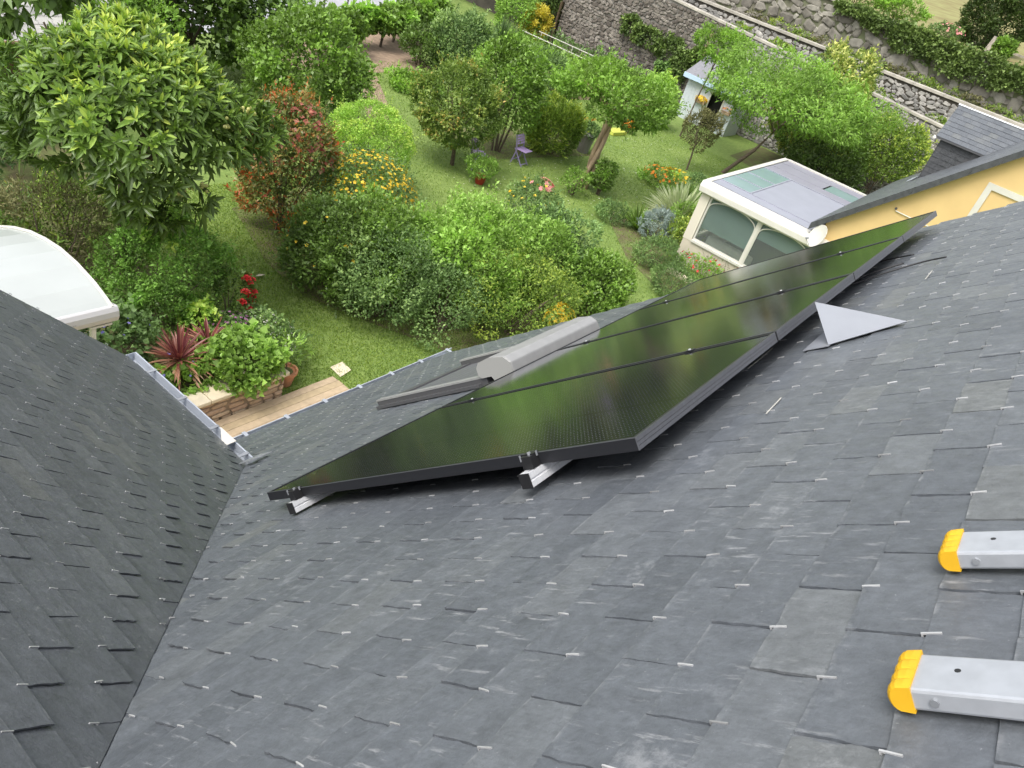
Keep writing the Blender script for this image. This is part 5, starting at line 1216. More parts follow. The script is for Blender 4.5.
m = MB(); m.box(CX + 0.0, CX + 0.10, 3.64, 3.71, -5.168, -3.79); m.build('mullion', M_WHITE, t)
m = MB(); m.box(CX + 0.0, CX + 0.2, 1.2, 2.05, -5.2, -3.78); m.build('end_panel', M_WHITE, t)
for k in range(4):
    x0 = 20.3 + k * 1.56; m = MB(); m.box(x0, x0 + 0.06, 5.42, 5.50, -5.238, -3.62); m.build('side_post', M_WHITE, t)
m = MB(); m.box(CX + 0.3, 26.4, 5.445, 5.455, -5.2, -3.64); m.build('side_glazing', M_GLASS, t)
m = MB(); m.box(CX + 0.25, 26.6, 1.3, 5.3, -5.98, -5.93); m.build('floor', M_DARKSLATE, t)
m = MB(); m.box(26.4, 26.45, 1.3, 5.35, -5.9, -3.65); m.build('inner_wall', mat('shaded_brown', (0.12, 0.10, 0.08), 0.8), t)  # interior shade put into the dark wall and floor colours
# eaves box and roof
m = MB(); m.prism([(CX - 0.16, 5.66, -3.775), (CX - 0.16, 5.70, -3.60), (CX - 0.03, 5.70, -3.475), (CX + 0.22, 5.70, -3.475), (CX + 0.22, 5.70, -3.775)], (0, -4.5, 0)); m.build('eaves_box', M_WHITE, t, bevel=0.02)
m = MB(); m.prism([(CX + 0.221, 5.70, -3.70), (27.0, 5.70, -3.70), (27.0, 5.70, -3.44), (CX + 0.221, 5.70, -3.474)], (0, -0.16, 0)); m.build('side_gutter', M_WHITE, t)
m = MB(); m.box(26.9, 27.06, 1.3, 5.539, -3.70, -3.435); m.build('back_gutter', M_WHITE, t)
M_CPAN = mat('blue_grey_roof_panel', (0.30, 0.31, 0.36), 0.4, var=0.05, scale=2); M_CPAN2 = mat('mauve_grey_roof_panel', (0.26, 0.255, 0.30), 0.4, var=0.05, scale=2); M_TEAL = mat('sea_green_roof_glass', (0.21, 0.30, 0.31), 0.15, var=0.05, scale=2)
xs = [20.14, 20.72, 21.85, 22.95, 24.42, 25.10, 26.20, 26.88]
def roof_pane(x0, x1, y0, y1, m_, z=-3.50):
    b = MB(); b.box(x0 + 0.015, x1 - 0.015, y0 + 0.012, y1 - 0.012, z, z + 0.03); return b.build('roof_panel', m_, t)
roof_pane(20.14, 20.72, 2.4, 5.52, M_CPAN)
roof_pane(20.72, 21.83, 4.55, 5.52, M_TEAL); roof_pane(21.83, 22.93, 4.55, 5.52, M_TEAL); roof_pane(22.93, 24.40, 4.55, 5.52, M_TEAL)
roof_pane(20.72, 24.40, 2.4, 4.52, M_CPAN)
roof_pane(24.46, 25.20, 2.4, 5.52, M_CPAN2); roof_pane(25.20, 26.2, 3.66, 5.52, M_CPAN2); roof_pane(25.20, 26.2, 2.4, 3.62, M_TEAL); roof_pane(26.2, 26.9, 2.4, 5.52, M_CPAN2)
for a in ((20.69, 20.745, 2.4, 5.52), (24.395, 24.465, 2.4, 5.52)):
    m = MB(); m.box(a[0], a[1], a[2], a[3], -3.469, -3.452); m.build('glazing_bar', M_CPAN, t)
m = MB(); m.box(20.75, 24.39, 4.505, 4.555, -3.469, -3.452); m.build('glazing_bar', M_CPAN, t)
for x in (21.83, 22.93): m = MB(); m.box(x - 0.02, x + 0.02, 4.56, 5.52, -3.469, -3.454); m.build('glazing_bar', M_CPAN, t)
t = thing('sofa', 'pale sofa seen through the left conservatory window', 'sofa', (20.9, 4.3, -5.93))
M_SOFA = mat('pale_fabric', (0.42, 0.40, 0.33), 0.9, var=0.05, scale=5)
m = MB(); m.box(20.35, 21.15, 3.55, 4.95, -5.92, -5.50); m.build('seat', M_SOFA, t, bevel=0.06)
m = MB(); m.box(20.20, 20.42, 3.5, 5.0, -5.9, -4.95); m.build('backrest', M_SOFA, t, bevel=0.08)
t = thing('cafe_chair', 'dark chair with an openwork back behind the right conservatory window', 'chair', (20.75, 2.9, -5.93))
m = MB()
for y in (2.66, 3.12): m.box(20.5, 20.54, y, y + 0.04, -5.93, -4.90)
for y in (2.66, 3.12): m.box(20.9, 20.94, y, y + 0.04, -5.93, -5.48)
m.build('leg', M_SHUTTER_D, t, kind='stuff')
m = MB(); m.box(20.5, 20.95, 2.66, 3.16, -5.48, -5.43); m.build('seat', M_SHUTTER_D, t)
for k in range(3): m = MB(); m.box(20.505, 20.53, 2.705, 3.115, -5.3 + k * 0.16, -5.24 + k * 0.16); m.build('back_rail', M_BARKTAN, t)

# ------------------------------------------------------------------ neighbour's ochre house
NXW = 19.98
t = thing('neighbour_house', 'ochre rendered house with slate roof and a white framed window, right edge', 'house', (25.0, -2.0, GZ))
TP = math.tan(math.radians(45.6))
def zr(y): return -3.19 + (2.42 - y) * TP
yr = -3.9
m = MB(); m.prism([(NXW, 2.1, -6.0), (NXW, 2.1, zr(2.1) - 0.20), (NXW, yr, zr(yr) - 0.20), (NXW, 2 * yr - 2.1, zr(2.1) - 0.20), (NXW, 2 * yr - 2.1, -6.0)][::1], (10.0, 0, 0)); m.build('wall', M_OCHRE, t)
x0 = NXW - 0.20
m = MB(); m.prism([(x0, 2.42, zr(2.42) - 0.03), (x0, yr, zr(yr) - 0.03), (x0, yr, zr(yr) - 0.16), (x0, 2.42, zr(2.42) - 0.16)][::-1], (10.5, 0, 0)); m.build('roof_deck', M_SHUTTER_D, t)
m = MB(); m.prism([(x0, 2 * yr - 2.42, zr(2.42) - 0.03), (x0, yr, zr(yr) - 0.03), (x0, yr, zr(yr) - 0.16), (x0, 2 * yr - 2.42, zr(2.42) - 0.16)], (10.5, 0, 0)); m.build('roof_deck', M_SHUTTER_D, t)
# barge boards in slate-coloured strips
nb = 14
for k in range(nb):
    ya = 2.42 + (yr - 2.42) * k / nb; yb = 2.42 + (yr - 2.42) * (k + 1) / nb + 0.008
    m = MB(); m.prism([(x0 - 0.022 - 0.002 * (k % 2), ya, zr(ya) - 0.005), (x0 - 0.022 - 0.002 * (k % 2), yb, zr(yb) - 0.005), (x0 - 0.022 - 0.002 * (k % 2), yb, zr(yb) - 0.21), (x0 - 0.022 - 0.002 * (k % 2), ya, zr(ya) - 0.21)], (0.02, 0, 0)); m.build('verge_slate', M_DARKSLATE, t)
def far_slates(name, o, ax, up, nu, nv, wu, hv, m_, parent, inside=None, seed=0, single=0):
    """courses of slates on a far roof: one thin lapped slab each"""
    rg = random.Random(seed); ax = V(*ax); up = V(*up); n = np.cross(ax, up); n /= np.linalg.norm(n); mb = MB(); c = 0
    for r in range(nv):
        for k in range(-1, nu + 1):
            a = (k + 0.5 * (r % 2)) * wu; a0, a1 = max(0, a + 0.004), min(nu * wu, a + wu - 0.004)
            if a1 - a0 < 0.03: continue
            if inside and not inside((a0 + a1) / 2, (r + 0.5) * hv): continue
            p = V(*o) + ax * a0 + up * r * hv; l = 0.012 + rg.random() * 0.004; tn = rg.random()
            q = [p + n * l, p + ax * (a1 - a0) + n * l, p + ax * (a1 - a0) + up * hv * 1.12 + n * 0.002, p + up * hv * 1.12 + n * 0.002, p - n * 0.0, p + ax * (a1 - a0) - n * 0.0]
            F = [(0, 1, 2, 3), (4, 5, 1, 0), (5, 2, 1), (4, 0, 3)]
            if c < single: s = MB(); s.add(q, F, tn); s.build('slate', m_, parent)
            else: mb.add(q, F, tn)
            c += 1
    if mb.v: mb.build('slates', m_, parent, kind='stuff')
L_ = (2.42 - yr) / math.cos(math.radians(45.6))
far_slates('s', (NXW - 0.20 + 10.5, 2.42, zr(2.42) - 0.02), (-1, 0, 0), (0, -math.cos(math.radians(45.6)), math.sin(math.radians(45.6))), 40, int(L_ / 0.16), 0.2625, 0.16, M_SLATE2, t, seed=3)
# window surround and the window set in it
wy1, wz1 = -0.74, -0.62
m = MB(); m.box(NXW - 0.035, NXW - 0.003, wy1 - 0.14, wy1, -2.4, wz1); m.box(NXW - 0.035, NXW - 0.003, wy1 - 1.45, wy1 - 0.141, wz1 - 0.14, wz1); m.box(NXW - 0.035, NXW - 0.003, wy1 - 1.45, wy1 - 1.31, -2.4, wz1 - 0.141); m.box(NXW - 0.06, NXW - 0.003, wy1 - 1.5, wy1 + 0.05, -2.5, -2.401)
w = m.build('window_surround', M_WHITE, t)
m = MB(); m.box(NXW - 0.02, NXW - 0.004, wy1 - 1.0, wy1 - 0.75, wz1 - 0.62, wz1 - 0.35); m.build('air_grille', M_MORTAR2, t)
m = MB(); m.tube([(NXW - 0.03, 0.74, -2.07), (NXW - 0.03, -0.55, -2.09), (NXW - 0.03, -0.62, -2.35)], 0.014, 6); m.build('conduit', M_WHITE, t)
m = MB(); m.tube([(NXW - 0.001, 0.76, -2.02), (NXW - 0.04, 0.76, -2.02)], 0.03, 8); m.build('conduit_box', M_SHUTTER_D, t)
# dormer with slate roof and dark slate cheek
DX0, DX1, DYF, DZE, DZR = 25.15, 27.0, 1.30, -0.66, 0.16
def yroof(z): return 2.42 - (z + 3.19) / TP
d = MB(); d.prism([(DX0, DYF - 0.06, zr(DYF - 0.06) - 0.1), (DX0, DYF - 0.06, DZE), (DX0, yroof(DZE), DZE)][::1], (DX1 - DX0, 0, 0)); dm = d.build('dormer_cheek', M_SHUTTER_D, t)
cheek = lambda a, b: True
far_slates('c', (DX0 - 0.004, yroof(-2.05) + 0.06, -2.05), (0, -1, 0), (0, 0, 1), 10, 9, 0.24, 0.155, M_DARKSLATE, t, inside=lambda a, b: (lambda y, z: y < DYF - 0.10 and z < DZE - 0.02 and z > zr(y) + 0.0)(yroof(-2.05) + 0.06 - a, -2.05 + b), seed=6)
# front gable face of dormer
d = MB(); d.prism([(DX0, DYF - 0.055, zr(DYF) + 0.02), (DX1, DYF - 0.055, zr(DYF) + 0.02), (DX1, DYF - 0.055, DZE), ((DX0 + DX1) / 2, DYF - 0.055, DZR - 0.06), (DX0, DYF - 0.055, DZE)], (0, 0.02, 0)); d.build('dormer_front', M_DARKSLATE, t)
sx = (DX1 - DX0) / 2 + 0.14; rise = DZR - DZE + 0.06; ln_ = math.hypot(sx, rise)
o = V(DX0 - 0.14, DYF + 0.12, DZE - 0.06)
far_slates('dr', o, (0, -1, 0), tuple(V(sx, 0, rise) / ln_), 14, 8, 0.24, ln_ / 8, M_SLATE, t, inside=lambda a, b: (DYF + 0.12 - a) > yroof(DZE + b / ln_ * rise) - 0.15, seed=7, single=80)
m = MB(); m.prism([tuple(o - V(0, 0, 0.004)), tuple(o + V(sx, 0, rise) - V(0, 0, 0.004)), tuple(o + V(sx, -3.2, rise) - V(0, 0, 0.004)), tuple(o + V(0, -2.6, 0) - V(0, 0, 0.004))], (0, 0, -0.05)); m.build('dormer_roof_deck', M_SHUTTER_D, t)
m = MB(); o2 = V(DX1 + 0.14, DYF + 0.12, DZE - 0.06); m.prism([tuple(o2), tuple(o2 + V(0, -2.6, 0)), tuple(o2 + V(-sx, -3.2, rise)), tuple(o2 + V(-sx, 0, rise))], (0, 0, -0.05)); m.build('dormer_roof_deck', M_SLATE, t)
m = MB(); m.tube([tuple(o + V(sx, 0.02, rise + 0.01)), tuple(o + V(sx, -3.0, rise + 0.01))], 0.035, 6); m.build('ridge', M_GALV, t)
m = MB(); m.tube([(DX0 - 0.1, DYF + 0.10, DZE - 0.14), (DX0 - 0.1, DYF + 0.19, DZE - 0.12)], 0.07, 10); m.build('gutter_end', M_WHITE, t)
m = MB(); m.obox((DX0 - 0.05, DYF + 0.05, zr(DYF) - 0.02), (0.9, 0, 0), (0, 0.14, -0.14), (0, 0.01, 0.012)); m.build('dormer_flashing', M_ZINC_NEW, t)
# satellite dish on the corner
t = thing('satellite_dish', 'small white satellite dish on the corner of the ochre house', 'satellite dish', (19.85, 2.15, -3.45))
ax = V(-0.80, 0.52, 0.30); ax /= np.linalg.norm(ax); s1 = np.cross(ax, (0, 0, 1)); s1 /= np.linalg.norm(s1); s2 = np.cross(s1, ax); cc = V(19.62, 2.10, -3.40)
m = MB(); vs = []; fs = []; K = 18
for r, dpt in ((0.0, -0.05), (0.14, -0.04), (0.24, -0.018), (0.30, 0.0), (0.305, -0.012), (0.14, -0.055), (0.0, -0.065)):
    vs += [cc + ax * dpt + s1 * r * 0.86 * math.cos(6.2832 * k / K) + s2 * r * 1.08 * math.sin(6.2832 * k / K) for k in range(K)]
for i in range(6):
    for k in range(K): fs.append((i * K + k, i * K + (k + 1) % K, (i + 1) * K + (k + 1) % K, (i + 1) * K + k))
m.add(vs, fs); m.build('reflector', M_WHITE, t)
m = MB(); m.tube([cc - ax * 0.05, cc - ax * 0.16, (19.98, 2.04, -3.5)], 0.02, 6); m.build('bracket', M_GALV, t)
m = MB(); m.tube([cc - s2 * 0.3, cc + ax * 0.26 - s2 * 0.2], 0.010, 5); m.tube([cc + ax * 0.26 - s2 * 0.2, cc + ax * 0.20 - s2 * 0.16], 0.03, 8); m.build('feed_arm', M_GALV, t)

# ------------------------------------------------------------------ garden shed by the wall
M_SHED = mat('pale_blue_boards', (0.54, 0.58, 0.62), 0.6, var=0.05, scale=6); M_DARKIN = mat('dark_interior', (0.015, 0.014, 0.013), 0.9)
SX = 37.9
t = thing('garden_shed', 'pale blue garden shed with an open dark doorway under the acacia', 'shed', (38.6, 13.2, GZ))
M_SHED_TRIM = mat('pale_blue_trim', (0.50, 0.64, 0.80), 0.5)
def board(y0, y1, z0, z1, x=SX): m = MB(); m.box(x, x + 0.05, y0, y1, z0, z1); m.build('board', M_SHED, t)
y = 13.42
while y < 14.78: board(y, min(y + 0.20, 14.80), -6.0, -3.95); y += 0.206
for y in (11.92, 12.126, 12.332): board(y, y + 0.20, -6.0, -3.95)
board(12.54, 13.41, -4.22, -3.95)
m = MB(); m.box(SX - 0.02, SX + 0.06, 13.33, 13.415, -6.0, -4.22); m.box(SX - 0.02, SX + 0.06, 12.535, 12.62, -6.0, -4.22); m.build('door_frame', M_WHITE, t)
m = MB(); m.box(SX + 0.06, 39.7, 14.70, 14.78, -6.0, -3.9); m.box(SX + 0.06, 39.7, 11.92, 12.0, -6.0, -3.9); m.box(39.62, 39.7, 12.01, 14.69, -6.0, -3.2); m.build('wall', M_SHED, t)
m = MB(); m.box(SX + 0.4, SX + 0.45, 12.3, 14.6, -6.0, -4.0); m.build('interior_dark_sheet', M_DARKIN, t)  # flat near-black sheet stands in for the shade inside the doorway
m = MB(); m.prism([(SX - 0.25, 15.05, -3.93), (SX - 0.25, 11.7, -3.93), (39.9, 11.7, -3.0), (39.9, 15.05, -3.0)], (0, 0, 0.07)); m.build('roof', mat('grey_felt', (0.22, 0.22, 0.24), 0.85, var=0.1), t)
m = MB(); m.box(SX - 0.29, SX - 0.252, 11.7, 15.05, -4.06, -3.84); m.build('fascia', M_SHED_TRIM, t)
t = thing('hanging_basket', 'basket of yellow flowers on the shed front beside the doorway', 'flower basket', (37.8, 13.7, -4.75))
m = MB(); m.box(37.72, 37.89, 13.45, 14.0, -4.95, -4.80); m.build('box', M_BARKTAN, t)
blossoms('blossoms', PT['yellow'], t, (37.76, 13.72, -4.74), (0.14, 0.32, 0.16), 60, 0.12, 170, -0.5)
t = thing('hanging_basket', 'orange tinted flower box right of the shed doorway', 'flower basket', (37.8, 12.2, -4.75))
m = MB(); m.box(37.74, 37.89, 12.0, 12.45, -4.95, -4.80); m.build('box', M_BARKTAN, t)
blossoms('blossoms', PT['orange'], t, (37.78, 12.2, -4.74), (0.12, 0.26, 0.14), 16, 0.10, 171, -0.5)
t = thing('garden_post', 'leaning brown timber post against the wall above the shed', 'post', (39.4, 15.3, -6.0))
m = MB(); m.tube([(39.3, 15.25, -6.0), (39.75, 15.3, -1.9)], 0.09, 8); m.build('post', mat('brown_timber', (0.33, 0.22, 0.15), 0.8, var=0.15), t)

# ------------------------------------------------------------------ the stone walls at the back
def z1top(y): return -2.02 + (y - 2.9) * 0.052
t = thing('stone_wall', 'lower long rubble garden wall behind the shed and vegetable beds', 'wall', (40.5, 10, GZ))
m = MB(); m.prism([(40.0, -22, -6.0), (40.0, 24.6, -6.0), (40.0, 24.6, z1top(24.6) - 0.05), (40.0, -22, z1top(-22) - 0.05)][::-1], (0.5, 0, 0)); m.build('core', M_MORTAR2, t)
rubble(t, M_STONE1, 40.0, (13.4, 24.6), lambda y: -6.0, lambda y: z1top(y), (0.16, 0.42), (0.13, 0.27), 0.06, 31)
rubble(t, M_STONE2, 40.0, (-6.0, 13.4), lambda y: -6.0, lambda y: z1top(y), (0.16, 0.46), (0.12, 0.27), 0.045, 32, singles=60)
yy = -8.0
while yy < 24.5:
    w = 0.9; m = MB(); m.prism([(39.93, yy, z1top(yy) - 0.04), (39.93, yy + w, z1top(yy + w) - 0.04), (40.55, yy + w, z1top(yy + w) - 0.04), (40.55, yy, z1top(yy) - 0.04)][::-1], (0, 0, 0.10)); m.build('coping_slab', M_CONCRETE, t); yy += w + 0.012
t = thing('stone_wall', 'middle rubble wall with a continuous pale coping below the boulder wall', 'wall', (42.6, 10, GZ))
m = MB(); m.box(42.4, 42.85, -25, 40, -6.0, -1.02); m.build('core', M_MORTAR, t)
rubble(t, M_STONE2, 42.4, (-6.0, 24.0), lambda y: -3.2, lambda y: -1.0, (0.18, 0.55), (0.11, 0.27), 0.05, 33, singles=120)
yy = -8.0
while yy < 30:
    w = 1.5; m = MB(); m.box(42.28, 42.95, yy, yy + w, -1.015, -0.90); m.build('coping_slab', M_CONCRETE, t); yy += w + 0.012
t = thing('retaining_wall', 'upper retaining wall of big boulders half covered in ivy', 'wall', (46.5, 6, -1.2))
m = MB(); m.box(46.0, 46.6, -25, 40, -6.0, 1.02); m.build('core', mat('mossy_mortar', (0.16, 0.15, 0.11), 0.95, col2=(0.13, 0.16, 0.07), scale=1.3), t)
rubble(t, M_STONE3, 46.0, (-7.0, 24.0), lambda y: -1.5, lambda y: 1.06, (0.35, 1.15), (0.28, 0.65), 0.10, 34, singles=200, single_name='boulder')
m = MB(); m.box(45.85, 46.7, 7.2, 24.0, 1.025, 1.12); m.build('coping', M_CONCRETE, t)
sheet('alley_path', [(42.85, -40, -1.4), (46.0, -40, -1.4), (46.0, 60, -1.4), (42.85, 60, -1.4)], M_MORTAR2)
sheet('strip_between_walls', [(40.5, -40, -3.0), (42.4, -40, -3.0), (42.4, 40, -3.0), (40.5, 40, -3.0)], M_SOIL)
t = thing('ivy', 'ivy hanging over the top of the boulder wall', 'climbing plant', (46.0, 4.6, 0.9))
for k, (y, z, ry, rz_) in enumerate(((10.3, 0.85, 1.2, 0.30), (8.6, 0.70, 1.2, 0.45), (7.0, 0.45, 1.2, 0.68), (5.4, 0.40, 1.3, 0.72), (3.8, 0.35, 1.3, 0.78), (2.2, 0.45, 1.1, 0.66), (0.9, 0.7, 0.9, 0.4))):
    foliage('foliage', LM['ivy'], t, (45.75, y, z), (0.26, ry * 1.25, rz_ * 1.05), 3000, 0.13, k=26, seed=180 + k, aspect=0.85, zmin=-9)
t = thing('weeds', 'strip of mossy weeds growing along the foot of the boulder wall', 'plant', (45.4, 8, -1.4))
for k in range(13):
    foliage('foliage', LM['gold' if k % 3 else 'dry'], t, (45.3, -1.0 + 1.35 * k, -1.15), (0.5, 0.95, 0.42), 520, 0.11, k=14, seed=190 + k, zmin=-9)
t = thing('wall_plants', 'tufts of weeds growing on top of the lower rubble wall', 'plant', (40.8, 8, -2))
for k, y in enumerate((14.4, 12.3, 11.9, 7.9, 6.6, 3.6)):
    foliage('foliage', LM['gold'], t, (41.2, y, z1top(y) - 0.05), (0.35, 0.6, 0.30), 420, 0.11, k=12, seed=210 + k, zmin=-9)
t = thing('ivy', 'dark ivy patches climbing the lower wall left of the shed', 'climbing plant', (39.8, 17, -4))
for k, (y, z, ry, rz_) in enumerate(((19.8, -3.2, 0.7, 0.55), (18.6, -3.5, 0.9, 0.6), (17.2, -3.5, 0.7, 0.7), (16.3, -4.0, 0.55, 0.8), (17.0, -4.9, 0.6, 0.8), (15.6, -3.4, 0.4, 0.5))):
    foliage('foliage', LM['ivy' if k != 4 else 'blue'], t, (39.72, y, z), (0.28, ry, rz_), 1300, 0.14, k=20, seed=220 + k, aspect=0.8, zmin=-9)
# meadow above the wall
mb = MB(); n = 24
pts = [[(46.6 + (i / n) ** 1.5 * 330, -260 + 520 * j / n, 1.0 + 30 * (i / n) ** 1.7 + 0.25 * math.sin(j * 1.3) * (i > 0)) for j in range(n + 1)] for i in range(n + 1)]
vs = [p for r in pts for p in r]; fs = [(i * (n + 1) + j, (i + 1) * (n + 1) + j, (i + 1) * (n + 1) + j + 1, i * (n + 1) + j + 1) for i in range(n) for j in range(n)]
mb.add(vs, fs); tag(mb.build('meadow', M_MEADOW, smooth=True), kind='structure')
t = thing('conifer', 'dense dark clipped conifer on the meadow above the boulder wall', 'tree', (51.5, 4.9, 1.2))
foliage('crown', LM['conifer'], t, (51.5, 4.9, 2.7), (1.75, 1.75, 1.9), 20000, 0.16, k=80, clump=0.24, seed=230, aspect=0.4, zmin=1.1, tip=0.25, low=-0.98, loose=0.35, shoots=0.1)
MB().tube([(51.5, 4.9, 0.9), (51.5, 4.9, 2.2)], 0.14, 8).build('trunk', M_BARK, t)
t = shrub('azalea', 'low pink flowered bush at the foot of the dark conifer', 'bush', LM['grey'], (48.2, 6.4, 1.35), (0.6, 0.9, 0.4), 1600, 0.11, 231, base=1.05, k=16, zmin=1.0)
blossoms('blossoms', PT['pink'], t, (48.2, 6.2, 1.40), (0.6, 0.8, 0.42), 36, 0.13, 232, 0.2)
for k, (x, y, r, h, mk, lab) in enumerate(((48.6, 9.2, 1.3, 0.6, 'bright', 'bright green hedge bush above the boulder wall left of the conifer'), (49.0, 11.6, 1.4, 0.7, 'box', 'darker hedge bush above the wall at the top edge'), (47.6, 3.4, 0.5, 0.5, 'cherry', 'small green bush on the wall top by the tree stump'), (47.5, 1.9, 0.35, 0.9, 'cherry', 'small upright green shrub on the wall top right of the stump'), (48.2, 0.6, 1.0, 0.6, 'lime', 'bright lime bush at the right edge above the ivy'))):
    shrub('hedge_bush', lab, 'bush', LM[mk], (x, y, 1.1 + h * 0.9), (r * 0.7, r, h), 3200, 0.13, 233 + k, base=1.05, k=22, zmin=1.0)
t = thing('tree_stump', 'weathered grey tree stump on the meadow edge beside the conifer', 'tree stump', (48.4, 3.9, 1.1))
m = MB()
for k in range(5): a = k * 1.26; m.tube([(48.4 + 0.28 * math.cos(a), 3.9 + 0.28 * math.sin(a), 1.0), (48.4 + 0.2 * math.cos(a), 3.9 + 0.2 * math.sin(a), 1.8 + 0.15 * (k % 2))], [0.17, 0.12], 7)
m.build('trunk', mat('weathered_wood', (0.36, 0.32, 0.27), 0.9, var=0.25, scale=5), t)
t = thing('garden_rail', 'low wooden rail with posts along the meadow edge', 'fence', (48.8, 1.8, 1.1))
for k in range(4): m = MB(); m.tube([(48.9, 3.2 - k * 1.5, 1.0), (48.9, 3.2 - k * 1.5, 1.62)], 0.05, 6); m.build('post', bpy.data.materials['brown_timber'], t)
m = MB(); m.box(48.85, 48.93, -1.6, 3.4, 1.45, 1.55); m.build('rail', bpy.data.materials['weathered_wood'], t)

# ------------------------------------------------------------------ far left garden: beds, vines, conifers, road
shrub('hazel_bush', 'big rounded leafy bush right of the dug plot', 'bush', LM['grey'], (26.6, 20.7, -4.7), (1.35, 1.3, 1.25), 11000, 0.12, 250, k=44, tip=0.5)
shrub('hazel_bush', 'darker bush at the left foot of the big rounded leafy bush', 'bush', LM['dark'], (25.3, 21.6, -5.2), (0.9, 0.9, 0.8), 4500, 0.11, 251, k=26)
t = shrub('potato_plants', 'bright green patch of leafy vegetables on the dug plot', 'vegetables', LM['bright'], (22.3, 19.0, -5.80), (1.1, 1.0, 0.32), 3600, 0.12, 252, k=30, r0=0.008)
t = thing('grass_clump', 'tall blue green reedy clump behind the big rounded bush', 'ornamental grass', (34.2, 24.2, GZ))
spk = spiky('tall blue green reedy clump behind the big rounded bush', 34.3, 24.2, GZ, 420, 1.75, 0.05, 253, LM['blue'], 'ornamental grass', name='reed_clump', flat=-0.4, droop=0.25, single=False)
bpy.data.objects.remove(t)
shrub('elder_bush', 'mixed green bush at the top edge left of the yellow conifer', 'bush', LM['pale'], (38.2, 26.4, -4.6), (1.3, 1.3, 1.4), 5000, 0.14, 254, k=28)
t = thing('golden_conifer', 'small bright yellow conifer at the left end of the rubble wall', 'tree', (38.6, 25.2, GZ))
foliage('crown', LM['yellow'], t, (38.6, 25.2, -4.95), (0.78, 0.75, 1.05), 5200, 0.13, k=26, clump=0.3, seed=255, aspect=0.4, up=1.0); MB().tube([(38.6, 25.2, -6.05), (38.6, 25.2, -5)], 0.05, 6).build('trunk', M_BARK, t)
t = thing('conifer', 'dark green conifer behind the small yellow one', 'tree', (40.6, 25.7, GZ))
foliage('crown', LM['conifer'], t, (40.6, 25.7, -4.3), (1.1, 1.05, 1.75), 7500, 0.14, k=34, seed=256, aspect=0.35, up=0.9); MB().tube([(40.6, 25.7, -6.05), (40.6, 25.7, -4.6)], 0.08, 6).build('trunk', M_BARK, t)
tag(sheet('pinkish_wall_end', [(39.6, 24.65, -6), (40.5, 24.9, -6), (40.5, 24.9, -3.4), (39.6, 24.65, -3.4)], M_SANDSTONE), kind='structure')
for k in range(3):
    nmv = ('row of leafy bean plants nearest the rubble wall', 'second row of blue green leafy vegetables along the strings', 'loose row of low herbs before the strings')[k]
    t = thing('vegetable_row', nmv, 'vegetables', (38.8 - 1.9 * k, 19.6, GZ), 'vegetable rows below the rubble wall')
    for j in range(9):
        foliage('foliage', LM[('blue', 'cherry', 'pale')[k]], t, (38.7 - 1.9 * k, 15.9 + 0.98 * j, -5.62 + 0.16 * (k == 0)), (0.62, 0.60, 0.52 + 0.16 * (k == 0)), 420, 0.13, k=12, seed=260 + 10 * k + j)
t = thing('string_trellis', 'white string lines on thin white stakes over the vegetable rows', 'trellis', (36.5, 19.6, GZ))
for xx in (35.9, 37.6):
    for j in range(5):
        m = MB(); m.tube([(xx, 15.2 + 2.2 * j, -6.05), (xx, 15.2 + 2.2 * j, -4.95)], 0.02, 5); m.build('stake', M_WHITE, t)
    m = MB(); m.tube([(xx, 15.0, -4.97), (xx, 24.2, -4.97)], 0.022, 5); m.build('line', M_WHITE, t)
shrub('currant_bush', 'low greyish green bushes between the laurel tree and the vegetable rows', 'bush', LM['grey'], (29.5, 18.4, -5.1), (1.7, 1.6, 0.95), 7000, 0.11, 290, k=34)
shrub('currant_bush', 'pale green bushes in front of the trellis', 'bush', LM['pale'], (32.3, 19.0, -5.3), (1.4, 1.5, 0.75), 5000, 0.11, 291, k=28)
shrub('spirea_bush', 'yellow green fluffy bush at the right of the pollarded crown', 'bush', LM['lime'], (33.6, 14.2, -4.75), (0.95, 0.95, 1.0), 5200, 0.11, 292, k=30, tip=0.2)
shrub('spirea_bush', 'darker lower part of shrubs behind the pollarded crown', 'bush', LM['dark'], (32.4, 14.9, -5.2), (1.0, 1.0, 0.85), 4200, 0.11, 293, k=26)
shrub('mint_bush', 'green bush between the cypress and the stone pot', 'bush', LM['pale'], (25.6, 13.9, -5.4), (0.8, 0.8, 0.65), 3600, 0.09, 294, k=24)
# vines on posts
vine0 = None
vx = [(20.4, 22.4), (21.9, 22.95), (23.75, 23.9), (25.1, 23.85), (26.6, 24.55), (28.0, 25.0), (29.6, 25.7), (31.2, 26.3)]
for k, (x, y) in enumerate(vx):
    pos = ('first grape vine of the row, at its left end behind the hydrangea', 'second grape vine from the left in the row', 'third grape vine from the left in the row', 'fourth grape vine from the left, beyond the dug plot', 'fifth grape vine from the left in the row', 'sixth grape vine from the left in the row', 'seventh grape vine from the left in the row', 'last grape vine of the row, beside the big rounded bush')[k]
    t = thing('grape_vine', pos, 'grape vine', (x, y, GZ), 'grape vines in a row before the road')
    foliage('foliage', LM['cherry' if k % 2 else 'bright'], t, (x, y, -5.0), (1.0, 0.55, 0.55), 2600, 0.16, k=12, clump=0.5, seed=300 + k, aspect=0.8, shoots=0.4)
    mb = MB(); mb.tube([(x, y, -6.05), (x + 0.1, y + 0.05, -5.6), (x - 0.03, y, -5.1)], [0.07, 0.055, 0.05], 6); mb.tube([(x - 0.03, y, -5.15), (x - 0.6, y - 0.25, -4.9)], 0.03, 5); mb.tube([(x - 0.03, y, -5.15), (x + 0.6, y + 0.25, -4.9)], 0.03, 5); mb.build('trunk', M_BARK, t)
